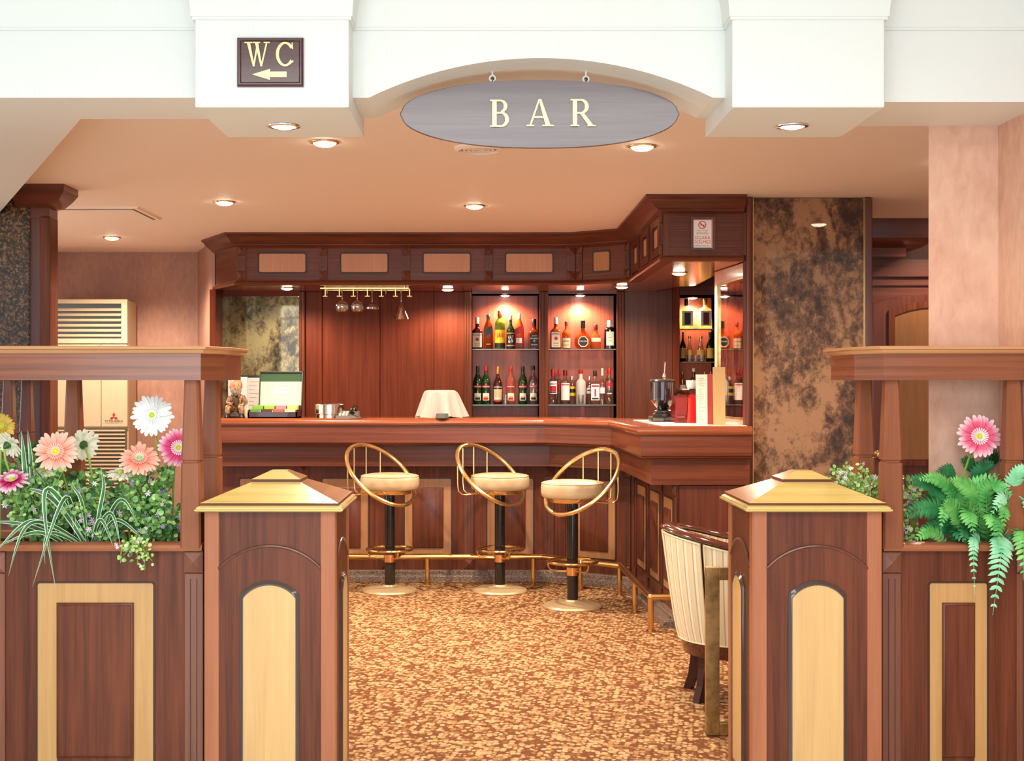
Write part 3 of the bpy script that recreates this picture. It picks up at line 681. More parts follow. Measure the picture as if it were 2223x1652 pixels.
# ---- counter
CT = [(-1.93, 9.30), (.413, 9.30), (.85, 8.93), (.905, 7.68), (1.555, 7.68)]
CB = [(-1.93, 9.55), (.503, 9.55), (1.04, 9.20), (1.12, 7.78), (1.555, 7.78)]
CA = [(-1.93, 9.42), (.455, 9.42), (.92, 9.05), (.975, 7.74), (1.555, 7.74)]
H = 1.18
t = thing('bar_counter', 'panelled mahogany bar counter with light inlay frames bending toward the lounge', 'bar counter', (-.2, 9.6, 0))
MB().sweep(CB, [(0, .07), (0, .86), (-.06, .86), (-.06, .07)]).build('body', BARW(), t)
MB().sweep(CA, [(0, .835), (0, 1.0), (-.30, 1.0), (-.30, .835)]).build('apron', BARB('U'), t)
MB().sweep(CT, [(-.12, .985), (-.035, .985), (-.03, .992), (-.012, .996), (-.010, 1.003), (0, 1.010), (0, 1.13), (-.30, 1.13), (-.30, .985)]).build('fascia', BARB('U'), t)
SKR = speckle('skirting_stone', [(.35, (.07, .045, .035)), (.5, (.20, .135, .105)), (.65, (.42, .31, .25))], 110, .35, .2, detail=3)
MB().sweep(CB, [(.0, .0), (.085, 0), (.085, .035), (.075, .043), (.045, .043), (.045, .068), (.038, .075), (0, .075)]).build('skirting', SKR, t)
def cpanel(M, s0, s1):
    MB(M).ring(rrect(s0, s1, .183, .735, .012), rrect(s0+.055, s1-.055, .232, .672, .006), -.002, .004).build('inlay_frame', wood('counter_inlay', (.33, .145, .056), (.42, .20, .082), 'Z', 50, .4, .1), t)
    MB(M).ring(rrect(s0-.010, s1+.010, .173, .745, .016), rrect(s0, s1, .183, .735, .012), -.004, .004).build('frame_edge', GROOVE, t)
    i0, i1 = s0+.055, s1-.055
    MB(M).loft([[(x, .003, z) for x, z in rect(i0, i1, .232, .672)], [(x, -.009, z) for x, z in rect(i0, i1, .232, .672)], [(x, -.014, z) for x, z in rect(i0+.008, i1-.008, .240, .664)]]).build('raised_panel', BARW(), t)
Mf = Matrix.Translation((0, 9.55, 0)); ux = lambda px: PX(px, 9.55)
for a, b in ((521, 620), (700, 799), (879, 979), (1058, 1157)): cpanel(Mf, ux(a), ux(b))
for c in (660, 839, 1018, 1192): pilaster(ux(c), .072, .085, .828, Mf, t, BARW(), .07)
Mg = seg(CB[1], CB[2]); cpanel(Mg, .155, .49); pilaster(.06, .06, .085, .828, Mg, t, BARW(), .06); pilaster(.585, .06, .085, .828, Mg, t, BARW(), .06)
Mh = seg(CB[2], CB[3])
for a, b in ((.14, .46), (.62, .94), (1.08, 1.36)): cpanel(Mh, a, b)
for c in (.06, .54, 1.01, 1.43): pilaster(c, .06, .085, .828, Mh, t, BARW(), .06)
Mi = seg(CB[3], CB[4]); MB(Mi).cbox(.02, .43, -.012, .004, .09, .83, .004).build('end_panel', BARW(), t)
tt = thing('countertop', 'glossy red wooden countertop of the bar with a pale inlaid end', 'countertop', (-.2, 9.5, 1.13))
TOPW = wood('countertop_wood', (.20, .048, .018), (.33, .090, .036), 'U', 26, .16, .5)
MB().sweep(CT, [(-.46, 1.131), (.012, 1.131), (.022, 1.142), (.024, 1.155), (.018, 1.172), (.004, 1.183), (-.016, H), (-.46, H)]).build('wooden_top', TOPW, tt)
MB().slab([(1.0, 8.93), (1.045, 7.78), (1.548, 7.78), (1.548, 8.93)], 1.17, H+.002).build('pale_inlay', plain('pale_laminate', (.78, .72, .64), .22), tt)

# ---- brass foot rail
t = thing('foot_rail', 'brass foot rail on short posts along the foot of the bar', 'rail', (0, 9.3, 0))
RP = [(-1.9, 9.33, .198), (.40, 9.33, .198), (.912, 8.87, .198), (.955, 7.60, .198), (1.56, 7.60, .198)]
BRR = plain('rail_brass', (.72, .46, .18), .2, 1)
for a, b in zip(RP, RP[1:]): MB().tube([a, b], .021, 14).build('rail', BRR, t)
jm = MB()
for p in RP[1:4]: jm.lathe([(0, -.0235), (.014, -.019), (.0235, 0), (.014, .019), (0, .0235)], 12, p)
jm.build('elbow', BRR, t)
for x, y in ((-1.62, 9.33), (-1.05, 9.33), (-.416, 9.33), (.337, 9.33), (.655, 9.10), (.905, 8.88), (.934, 8.23), (.954, 7.60)):
    MB().lathe([(.030, 0), (.030, .004), (.017, .008), (.017, .19)], 14, (x, y, 0)).build('post', BRR, t)

# ---- stools
CREAMV = leafmat('cream_vinyl', (.50, .355, .20), (.58, .44, .27), 12, .38)
def make_stool():
    t = thing('bar_stool', '', 'bar stool', (0,0,0), 'brass bar stools along the counter')
    MB().lathe([(.187, 0), (.190, .008), (.183, .018), (.16, .026), (.10, .034), (.05, .042), (.045, .05)], 40).build('base', plain('stool_base_brass', (.74, .56, .32), .32, .55), t)
    MB().lathe([(.036, .04), (.036, .675)], 24).build('column', BLACK, t)
    MB().lathe([(.042, .205), (.042, .255), (.038, .258)], 24).build('clamp', COPPER, t)
    MB().tube([(.158*math.cos(a), .158*math.sin(a), .292) for a in [2*PI*k/40 for k in range(40)]], .0095, 8, True).build('foot_ring', BRR, t)
    for a in (-90, 30, 150):
        c, s = math.cos(math.radians(a)), math.sin(math.radians(a))
        MB().tube([(.036*c, .036*s, .232), (.10*c, .10*s, .234), (.142*c, .142*s, .243), (.155*c, .155*s, .262), (.157*c, .157*s, .29)], .0065, 8).build('ring_bracket', BRR, t)
    MB().lathe([(.05, .668), (.144, .674), (.150, .682), (.152, .705), (.145, .71)], 36).build('seat_pan', BRASS, t)
    cu = MB().lathe([(.13, .700), (.186, .703), (.197, .712), (.203, .735), (.203, .770), (.199, .790), (.188, .802), (.15, .809), (.06, .812), (0, .812)], 44).build('seat_cushion', CREAMV, t, smooth=60)
    MB().tube([(.197*math.cos(a), .197*math.sin(a), .795) for a in [2*PI*k/40 for k in range(40)]], .003, 6, True).build('piping', CREAMV, cu)
    # tilted hoop, its high side toward local +X
    R, tl, c0 = .280, math.radians(45.6), Vector((.08, 0, .80))
    hp = lambda a: c0 + Vector((R*math.cos(a)*math.cos(tl), R*math.sin(a), R*math.cos(a)*math.sin(tl)))
    MB().tube([hp(2*PI*k/56) for k in range(56)], .0142, 10, True).build('back_hoop', BRASS, t)
    for dg_ in (-38, -13, 13, 38):
        a = math.radians(dg_); p = hp(a); d = Vector((p.x-.02, p.y, 0)).normalized()
        q = Vector((p.x, p.y, 0))
        pts = [p, q+Vector((0, 0, .74)), q-d*.006+Vector((0, 0, .69)), q-d*.03+Vector((0, 0, .668)), q-d*.06+Vector((0, 0, .664)), d*.14+Vector((0, 0, .675))]
        MB().tube(pts, .0048, 7).build('spindle', BRASS, t)
    for s in (-1, 1):
        p = hp(s*math.radians(118)); MB().tube([p, Vector((p.x*.8, p.y*.8, .672)), (.05, .10*s, .675)], .006, 7).build('hoop_bracket', BRASS, t)
    return t
st = make_stool()
for i, (x, y, az, lab) in enumerate(((-.66, 9.02, 144, 'cream-seated brass bar stool by the octagonal post cap, first in the row'), (.096, 9.02, 144, 'cream-seated brass bar stool in the middle of the three'),
        (.554, 8.40, 36, 'cream-seated brass bar stool nearest the bend, its hoop turned the other way'))):
    o = st if i == 0 else copy_tree(st)
    o.location = (x, y, 0); o.rotation_euler = (0, 0, math.radians(az)); o['label'] = lab
st['label'] = 'cream-seated brass bar stool beside the gate pillar, first of the three'
# ================================================================== GATE PILLARS AND PLANTERS
def pillar(label, x0, x1, inner):
    """square panelled post with a two-step pyramid cap; inner = -1/+1: the side facing the passage"""
    y0, y1, zt = 4.53, 4.98, .998
    xm, ym = (x0+x1)/2, (y0+y1)/2; hw = (x1-x0)/2
    t = thing('gate_pillar', label, 'pillar', (xm, ym, 0), 'panelled pillars at the entrance')
    MB().box(x0+.006, x1-.006, y0+.006, y1-.006, 0, zt).build('body', MAH(), t)
    for cx in (x0, x1):
        for cy in (y0, y1):
            a = (cx, cx+.052) if cx == x0 else (cx-.052, cx); b = (cy, cy+.052) if cy == y0 else (cy-.052, cy)
            MB().cbox(*a, *b, 0, zt, .003).build('corner_stile', STILE(), t)
    for M, w in ((Matrix.Translation((x0, y0, 0)), x1-x0), (seg((x0, y1), (x0, y0)), y1-y0) if inner < 0 else (seg((x1, y0), (x1, y1)), y1-y0)):
        a, b = .058, w-.058; sp, rise = .80, .078
        # arched beading between the flat upper field and the lower panel
        A1 = arch(a-.008, b+.008, 0, sp, rise)[2:]; A2 = arch(a-.004, b+.004, 0, sp-.008, rise)[2:]
        bd = MB(M); bd.tube([(x, .002, z) for x, z in A1], .0055, 8); bd.build('arch_bead', DARK(), t)
        MB(M).prism(arch(a-.006, b+.006, .02, sp-.004, rise), .0005, .02).build('arched_panel', MAH(), t)
        ia, ib = a+.078, b-.078
        o1, o2, o3 = arch(ia-.012, ib+.012, .05, .712, .048), arch(ia-.003, ib+.003, .06, .704, .046), arch(ia, ib, .063, .70, .045)
        MB(M).loft([[(x, .004, z) for x, z in o1], [(x, -.004, z) for x, z in o1], [(x, -.012, z) for x, z in o2], [(x, -.012, z) for x, z in o3], [(x, -.009, z) for x, z in o3]], True, False).build('inlay_moulding', plain('dark_bevel', (.06, .035, .03), .16, 0, .5), t)
        MB(M).prism(o3, -.0095, -.002).build('arched_inlay', MAPLE(), t)
    ex = .028
    def sq(e, z): return [(xm-hw-e, y0-e, z), (xm+hw+e, y0-e, z), (xm+hw+e, y1+e, z), (xm-hw-e, y1+e, z)]
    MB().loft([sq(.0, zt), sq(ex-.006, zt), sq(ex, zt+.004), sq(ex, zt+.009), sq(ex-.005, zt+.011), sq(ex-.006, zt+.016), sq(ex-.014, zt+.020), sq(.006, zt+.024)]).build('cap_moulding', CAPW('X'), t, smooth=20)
    def sq2(k, z): return [(xm-k, ym-k, z), (xm+k, ym-k, z), (xm+k, ym+k, z), (xm-k, ym+k, z)]
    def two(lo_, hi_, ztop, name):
        m_ = MB(); m_.loft([sq2(lo_[0], lo_[1]), sq2(lo_[0], hi_[1]), sq2(hi_[0], ztop)]); m_.mi = [2 if k < 4 else 1 if k % 4 in (1, 3) and k < 8 else 0 for k in range(len(m_.f))]  # upright edges darkened as a painted shadow line, front and side tones differ
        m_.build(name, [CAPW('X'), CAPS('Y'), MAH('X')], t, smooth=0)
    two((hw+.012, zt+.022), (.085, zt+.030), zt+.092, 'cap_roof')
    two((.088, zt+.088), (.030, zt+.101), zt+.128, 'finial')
    return t
pillar('panelled wooden pillar with pyramid cap beside the planter of daisies and spider plant', PX(443, 4.53), PX(728, 4.53), 1)
pillar('panelled wooden pillar with pyramid cap beside the fern planter and striped chair', PX(1633, 4.53), PX(1915, 4.53), -1)

def tpost(cx, cy, par, mat=None):
    """square post tapering upward, with a groove"""
    zg, z0, z1 = 1.166, .86, 1.452
    def sq(k, z, c=.007): return [(cx-k+c, cy-k, z), (cx+k-c, cy-k, z), (cx+k, cy-k+c, z), (cx+k, cy+k-c, z), (cx+k-c, cy+k, z), (cx-k+c, cy+k, z), (cx-k, cy+k-c, z), (cx-k, cy-k+c, z)]
    MB().loft([sq(.037, z0), sq(.034, zg-.006), sq(.029, zg-.003), sq(.029, zg+.003), sq(.0335, zg+.006), sq(.0245, z1)]).build('post', mat or POSTW(), par)
def planter(label, xa, xb, blocks, inl, posts, end, sheen):
    """xa..xb: front face; end: x of the free end of the beam, +1 when that end points right"""
    yf, yb = 4.62, 5.02
    t = thing('planter_screen', label, 'planter', ((xa+xb)/2, 4.8, 0), 'planter screens beside the entrance')
    MB().box(xa, xb, yf, yf+.03, 0, .855).build('front_panel', MAH(), t)
    MB().box(xa, xb, yb-.03, yb, 0, .855).build('back_panel', MAH(), t)
    MB().box(xa+.01, xb-.01, yf+.03, yb-.03, .70, .79).build('soil', speckle('soil', [(.4, (.012, .009, .006)), (.6, (.05, .035, .02))], 40, .9), t)
    r = [(0, .852), (.022, .852), (.028, .860), (.022, .866), (.020, .872), (.010, .878), (-.05, .878), (-.05, .852)]
    MB().sweep([(xa, yf), (xb, yf)], r).build('front_rim', STILE('U'), t); MB().sweep([(xb, yb), (xa, yb)], r).build('back_rim', STILE('U'), t)
    M = Matrix.Translation((0, yf, 0))
    for c in blocks: pilaster(c, .066, .02, .848, M, t, wood('pilaster_mahogany', (.13, .040, .02), (.24, .078, .040), 'Z', 20, .34, .1), .072, (False, True))
    x0, x1, w = inl
    MB(M).ring(rrect(x0-.006, x1+.006, .03, PZ(1266, 4.62)+.006, .012), rrect(x0, x1, .036, PZ(1266, 4.62), .008), -.003, .004).build('frame_edge', GROOVE, t)
    MB(M).ring(rrect(x0, x1, .036, PZ(1266, 4.62), .008), rrect(x0+w, x1-w, .11, PZ(1308, 4.62), .003), -.0015, .004).build('inlay_frame', MAPLE2(), t)
    i0, i1 = x0+w, x1-w; zt = PZ(1308, 4.62)
    MB(M).loft([[(x, .003, z) for x, z in rect(i0, i1, .125, zt)], [(x, -.006, z) for x, z in rect(i0, i1, .125, zt)], [(x, -.011, z) for x, z in rect(i0+.006, i1-.006, .131, zt-.006)], [(x, -.0115, z) for x, z in rect(i0+.008, i1-.008, .133, zt-.008)], [(x, -.009, z) for x, z in rect(i0+.011, i1-.011, .136, zt-.011)]]).build('raised_panel', MAH(), t)
    for cx, cy in posts: tpost(cx, cy, t)
    # overhead beam with chamfered end
    B = [(xa, 4.58), (end-.02, 4.58), (end+.03, 4.74), (end+.03, 5.06), (xa, 5.06)] if sheen > 0 else [(xb, 5.06), (end-.045, 5.06), (end-.045, 4.74), (end+.012, 4.58), (xb, 4.58)]
    bp_ = B[:4] if sheen > 0 else B[1:]
    MB().sweep(bp_, [(-.02, 1.451), (0, 1.451), (0, 1.545), (-.02, 1.545)]).build('beam', BEAM('U'), t, smooth=15)
    B2 = [(x_, min(max(y_, 4.60), 5.05)) for x_, y_ in B]; B2 = [(x_-.02*sheen if 0 < abs(x_-end) < .06 else x_, y_) for x_, y_ in B2]
    MB().slab(B2, 1.4512, 1.5448).build('beam_core', BEAM('X'), t, smooth=15)
    cpf = [(-.2, 1.543), (.004, 1.543), (.012, 1.547), (.018, 1.556), (.030, 1.560), (.032, 1.567), (.026, 1.570), (-.2, 1.570)]
    path = B[:4] if sheen > 0 else B[1:]
    MB().sweep(path, cpf).build('beam_cap', BCAP('U'), t, smooth=30)
    return t
fx = lambda px: PX(px, 4.62)
planter('wooden planter screen with gerberas, small-leaved bushes and spider plant under its beam', fx(-260), fx(441), [fx(421.5), fx(-8)], (fx(82), fx(333), .068),
        [(-1.035, 4.63), (-1.035, 4.96), (-1.556, 4.96), (-2.03, 4.63), (-2.03, 4.96)], -.975, 1)
planter('wooden planter screen filled with ferns in front of the rose plaster wall', fx(1914), 1.888, [fx(1934.5), fx(2226)], (fx(2018), fx(2142), .043),
        [(1.427, 4.63), (1.427, 4.96), (1.855, 4.63), (1.855, 4.96)], 1.375, -1)

# a second screen stands deeper in the lounge; only two of its posts show
t = thing('planter_screen', 'dark wooden screen before the granite column, seen between the daisies and the beam', 'planter', (-3.3, 7.0, 0))
MB().box(-4.2, -2.46, 6.86, 6.89, 0, .86).build('front_panel', DARK(), t); MB().box(-4.2, -2.46, 7.14, 7.17, 0, .86).build('back_panel', DARK(), t)
for y_ in (6.88, 7.15): tpost(-2.50, y_, t, DARK()); tpost(-3.9, y_, t, DARK())
MB().cbox(-4.2, -2.44, 6.84, 7.19, 1.451, 1.545, .004).build('beam', DARK('X'), t); MB().cbox(-4.2, -2.42, 6.82, 7.21, 1.545, 1.57, .006).build('beam_cap', DARK('X'), t)

# ================================================================== PLANTS
def bez(p, n=10):
    p = [Vector(q) for q in p]; out = []
    for i in range(n+1):
        t = i/n; q = [v.copy() for v in p]
        while len(q) > 1: q = [a.lerp(b, t) for a, b in zip(q, q[1:])]
        out.append(q[0])
    return out
def petal_mesh(L, w, curl):
    mb = MB(); vs = []
    rows = [(.0, .30), (.25, .70), (.55, 1.0), (.8, .92), (.94, .6)]
    for u, k in rows:
        z = L*u; y = -curl*L*math.sin(u*PI*.75)*.5 + curl*L*u*u*.4
        for s in (-1, 0, 1): vs.append((s*w/2*k, y + (.10*w if s == 0 else 0), z))
    vs.append((0, curl*L*.1, L))
    fs = []
    for r in range(4):
        for c in range(2): a = r*3+c; fs.append((a, a+1, a+4, a+3))
    fs += [(12, 13, 15), (13, 14, 15)]
    mb.add(vs, fs); return mb
STEMG = leafmat('flower_stem', lin(110, 150, 45), lin(150, 185, 70))
PET = {
 'white': gradient('white_petal', [(0, lin(225, 240, 215)), (.03, lin(250, 252, 250))]),
 'pink': gradient('pink_petal', [(.006, lin(206, 24, 96)), (.045, lin(226, 70, 132)), (.074, lin(255, 225, 238))]),
 'rose': gradient('rose_petal', [(.006, lin(210, 34, 84)), (.050, lin(232, 88, 128)), (.080, lin(255, 222, 230))]),
 'salmon': gradient('salmon_petal', [(.004, lin(240, 92, 80)), (.035, lin(250, 148, 126)), (.070, lin(253, 196, 174))]),
 'magenta': gradient('magenta_petal', [(.004, lin(150, 15, 70)), (.035, lin(205, 30, 105)), (.055, lin(250, 205, 225))]),
 'yellow': gradient('yellow_petal', [(.004, lin(200, 150, 40)), (.04, lin(230, 200, 80))]),
 'cream': gradient('cream_petal', [(.0, lin(200, 205, 150)), (.03, lin(246, 244, 222))]),
}
_pm = {}
def gerbera(label, px, py, D_, rpx, col, tilt=(0, 0), base=None, back=False, centre=None, n=26):
    """tilt: (pitch up, yaw right) in degrees of the face, which otherwise looks at the entrance"""
    c = Vector((PX(px, D_), D_, PZ(py, D_))); R = rpx*D_/F
    b = Vector(base) if base else Vector((c.x + rnd.uniform(-.03, .03), D_+.03, .78))
    t = thing('gerbera', label, 'flower', tuple(b), 'artificial gerberas in the planters')
    ori = Matrix.Rotation(math.radians(tilt[1]), 3, 'Z') @ Matrix.Rotation(math.radians(-tilt[0] + (180 if back else 0)), 3, 'X')
    fwd = ori @ Vector((0, -1, 0))
    MB().tube(bez([b, b+Vector((0, 0, (c.z-b.z)*.55)), c-fwd*.06-Vector((0, 0, .03)), c-fwd*.008], 10), .0042, 7).build('stem', STEMG, t)
    key = (round(R, 3), col)
    if key not in _pm:
        tmp = petal_mesh(R, R*.235, .28).build('petal', PET[col]); m1 = tmp.data; bpy.data.objects.remove(tmp); _pm[key] = m1
    for ly, (cnt, sc, off, pit) in enumerate(((n, 1.0, 0, 5), (n-6, .84, .006, -9))):
        for k in range(cnt):
            o = bpy.data.objects.new('petal', _pm[key]); C.objects.link(o); o.parent = t
            a = 2*PI*(k+.5*ly)/cnt + rnd.uniform(-.07, .07); s = sc*rnd.uniform(.90, 1.05)
            m = ori @ Matrix.Rotation(a, 3, 'Y') @ Matrix.Rotation(math.radians(pit+rnd.uniform(-8, 8)), 3, 'X')
            M4_ = m.to_4x4(); M4_.translation = c - b + ori @ Vector((0, -off, 0)); M4_ = M4_ @ Matrix.Scale(s, 4); o.matrix_local = M4_
    cm = MB(); cen = PET[col]
    for lay, (cnt, rr, ll, of) in enumerate(((22, R*.12, R*.24, .010), (18, R*.07, R*.15, .013))):
        for k in range(cnt):
            a = 2*PI*k/cnt+lay*.1; d = Vector((math.sin(a), 0, math.cos(a))); s_ = Vector((math.cos(a), 0, -math.sin(a)))
            L_ = [d*rr - s_*R*.02, d*rr + s_*R*.02, d*(rr+ll) + s_*R*.035 + Vector((0, -.008, 0)), d*(rr+ll*1.2) + Vector((0, -.009, 0)), d*(rr+ll) - s_*R*.035 + Vector((0, -.008, 0))]
            cm.add([c + ori @ (v+Vector((0, -of, 0))) for v in L_], [(0, 1, 2, 3, 4)])
    cm.build('inner_petals', PET[col], t, kind='stuff')
    ctr = MB().lathe([(R*.17, 0), (R*.16, .007), (R*.10, .011), (R*.07, .008), (0, .007)], 16, tuple(c + ori @ Vector((0, -.008, 0))), ori @ Matrix.Rotation(PI/2, 3, 'X'))
    ctr.build('flower_centre', centre or plain('flower_centre_green', lin(196, 214, 60), .6), t)
    if back:
        MB().lathe([(R*.06, -.02), (R*.2, -.008), (R*.26, .002)], 14, tuple(c - ori @ Vector((0, 0, 0))), ori @ Matrix.Rotation(-PI/2, 3, 'X') @ Matrix.Scale(-1, 3, (0, 0, 1))).build('calyx', leafmat('calyx_green', lin(30, 70, 25), lin(60, 105, 40)), t)
    return t
gerbera('tall white gerbera above the others beside the planter post', 331, 903, 4.78, 47, 'white', (12, 5), (-1.19, 4.82, .79))
gerbera('magenta gerbera with pale tips half behind the planter post', 385, 972, 4.80, 43, 'pink', (5, 25), (-1.16, 4.85, .79))
gerbera('salmon gerbera facing forward below the dark back post', 122, 982, 4.70, 48, 'salmon', (18, 8), (-1.50, 4.80, .79), centre=plain('flower_centre_yellow', lin(215, 215, 30), .6))
gerbera('salmon gerbera tilted upward below the tall white one', 303, 1000, 4.70, 46, 'salmon', (42, 12), (-1.24, 4.80, .79), centre=plain('flower_centre_mint', lin(150, 205, 150), .6))
gerbera('white gerbera seen from behind, its green calyx in view', 182, 966, 4.86, 38, 'cream', (-12, 40), (-1.44, 4.86, .79), True)
gerbera('small cream gerbera sunk in the leaves under the tilted salmon one', 262, 1030, 4.70, 32, 'cream', (68, 0), (-1.30, 4.80, .79))
gerbera('dark magenta gerbera low in the leaves under the salmon one', 26, 1046, 4.60, 39, 'magenta', (58, 0), (-1.68, 4.78, .79))
gerbera('yellow gerbera at the outer end of the planter', 2, 928, 4.85, 32, 'yellow', (15, 20), (-1.80, 4.86, .79))
gerbera('cream gerbera turned away above the dark magenta one', 16, 966, 4.74, 34, 'cream', (-35, -25), (-1.66, 4.80, .79), True)
gerbera('little cream gerbera in the bushes right below the forward salmon one', 97, 1024, 4.74, 24, 'cream', (45, -10), (-1.55, 4.82, .79), n=20)
gerbera('rose pink gerbera standing above the ferns', 2124, 948, 4.72, 48, 'rose', (8, -6), (1.70, 4.80, .79))
gerbera('small white gerbera low among the ferns', 2040, 1058, 4.72, 28, 'white', (55, 10), (1.62, 4.82, .79), n=20)
gerbera('dark magenta gerbera peeping out beside the salmon one', 70, 1046, 4.80, 26, 'magenta', (30, 30), (-1.60, 4.86, .79), n=20)

BUSHG = [leafmat('bush_leaf', lin(84, 144, 72), lin(158, 204, 128), 30), leafmat('bush_leaf_light', lin(150, 192, 100), lin(206, 228, 150), 30), leafmat('bush_leaf_deep', lin(44, 94, 46), lin(92, 146, 82), 30)]
LIL = plain('lilac_blossom', lin(240, 206, 240), .5); WHB = plain('white_blossom', lin(250, 246, 250), .5); VIO = plain('violet_blossom', lin(158, 120, 200), .5)
_bl = {}
def blossom(par, p, mat, s):
    if mat.name not in _bl:
        mb = MB()
        for k in range(6):
            a = 2*PI*k/6; d = Vector((math.cos(a), 0, math.sin(a))); e = Vector((-math.sin(a), 0, math.cos(a)))
            mb.add([d*.08, d*.5+e*.2+Vector((0,-.15,0)), d*1.0+Vector((0,-.12,0)), d*.5-e*.2+Vector((0,-.15,0))], [(0,1,2,3)])
        mb.lathe([(.22, 0), (.16, .22), (0, .3)], 8, (0, 0, 0), Matrix.Rotation(PI/2, 3, 'X'))
        o = mb.build('blossom', mat); _bl[mat.name] = o.data; bpy.data.objects.remove(o)
    o = bpy.data.objects.new('blossom', _bl[mat.name]); C.objects.link(o); o.parent = par
    o.location = Vector(p)-wloc(par); o.scale = (s, s, s); o.rotation_euler = (rnd.uniform(-.5, .6), rnd.uniform(0, 3), rnd.uniform(-.7, .7))
def leaf(mb, p, d, s, up):
    d = d.normalized(); w = d.cross(up); w = w.normalized() if w.length > 1e-4 else d.orthogonal().normalized(); n_ = w.cross(d)
    mb.add([p, p+d*s*.12+w*s*.24+n_*s*.04, p+d*s*.42+w*s*.44+n_*s*.07, p+d*s*.78+w*s*.36+n_*s*.05, p+d*s*.98+w*s*.12, p+d*s*.98-w*s*.12, p+d*s*.78-w*s*.36+n_*s*.05, p+d*s*.42-w*s*.44+n_*s*.07, p+d*s*.12-w*s*.24+n_*s*.04], [(0, 1, 2, 3, 4), (0, 4, 5), (0, 5, 6, 7, 8)])
def bush(label, stems, base, nleaf, ls, nb, weights=(5, 2, 3), seed=1, bsz=.0135, bmats=(LIL, LIL, WHB, VIO)):
    """small round leaves all along arching stems; stems: list of end points"""
    r_ = random.Random(seed)
    t = thing('flowering_bush', label, 'plant', base, 'small-leaved bushes in the planters')
    sm = MB(); lm = MB(); lines = []
    for e in stems:
        b = Vector(base)+Vector((r_.uniform(-.05, .05), r_.uniform(-.03, .03), 0)); e = Vector(e)
        c = bez([b, b.lerp(e, .5)+Vector((r_.uniform(-.03, .03), r_.uniform(-.03, .03), abs(e.z-b.z)*.25+.03)), e], 12); lines.append(c)
        sm.tube(c, .0018, 5)
    sm.build('stems', STEMG, t, kind='stuff')
    mi = [i for i, w in enumerate(weights) for _ in range(w)]
    for k in range(nleaf):
        c = r_.choice(lines); f = r_.uniform(.22, 1)**.8*11.99; i = int(f); p = c[i].lerp(c[i+1], f-i)
        d = Vector((r_.gauss(0, 1), r_.gauss(-.3, .8), r_.gauss(.25, .8))); lm.m = r_.choice(mi)
        q = p + d.normalized()*r_.uniform(.002, .016); leaf(lm, q, d, ls*r_.uniform(.6, 1.15), Vector((r_.gauss(0, .4), -1, r_.gauss(.7, .4))))
    lm.build('foliage', BUSHG, t, smooth=0, kind='stuff')
    for k in range(nb):
        c = r_.choice(lines); p = c[r_.randint(5, 12)]+Vector((r_.gauss(0, .014), -abs(r_.gauss(.02, .012)), r_.gauss(.006, .014)))
        blossom(t, p, r_.choice(bmats), bsz*r_.uniform(.7, 1.15))
    return t
def cloud(px, py, rx, ry, D_, n, seed, dd=.10):
    r_ = random.Random(seed); out = []
    for k in range(n):
        a = r_.uniform(0, 2*PI); q = math.sqrt(r_.uniform(.05, 1))
        x, y = px+rx*q*math.cos(a), py+ry*q*math.sin(a); d = D_+r_.uniform(-dd, dd); out.append((PX(x, d), d, PZ(y, d)))
    return out
bush('dense green bush with tiny lilac blossoms right beside the planter post', cloud(335, 1085, 78, 82, 4.74, 52, 1), (-1.20, 4.80, .78), 1700, .021, 44, seed=1)
bush('green bush with lilac blossoms below the two salmon gerberas', cloud(215, 1095, 80, 75, 4.74, 46, 2), (-1.42, 4.82, .78), 1500, .020, 36, (5, 2, 3), seed=2)
bush('green bush with lilac blossoms at the outer end of the daisy planter', cloud(85, 1085, 88, 80, 4.70, 52, 3), (-1.60, 4.80, .78), 1800, .020, 44, seed=3)
bush('trailing sprig of round pale leaves hanging over the planter rim', [(PX(x, 4.56), 4.56-.01*k, PZ(y, 4.56)) for k, (x, y) in enumerate(((262, 1222), (300, 1226), (318, 1236), (335, 1215), (275, 1202), (308, 1190), (290, 1185)))],
     (PX(293, 4.60), 4.62, .882), 130, .015, 6, (2, 5, 1), seed=4, bsz=.010, bmats=(LIL, WHB))
bush('yellow-green bush with white blossoms behind the pillar of the fern planter', cloud(1868, 1042, 62, 40, 4.86, 26, 5, .05)+cloud(1820, 1030, 24, 14, 4.86, 8, 6, .03), (1.44, 4.86, .80), 620, .017, 26, (2, 7, 0), seed=5, bsz=.013, bmats=(WHB, WHB, LIL))
bush('thin bush with violet buds between the planter post and ferns', cloud(1975, 1055, 26, 40, 4.84, 14, 7, .05)+cloud(1970, 1150, 22, 30, 4.72, 8, 8, .03), (1.56, 4.84, .80), 210, .017, 9, (3, 5, 1), seed=6, bmats=(VIO, LIL))
bush('dark leafy bush at the back of the daisy planter', cloud(70, 1000, 75, 45, 4.92, 22, 9, .03)+cloud(200, 1045, 60, 35, 4.92, 12, 10, .02), (-1.60, 4.93, .79), 520, .030, 3, (3, 0, 5), seed=7)

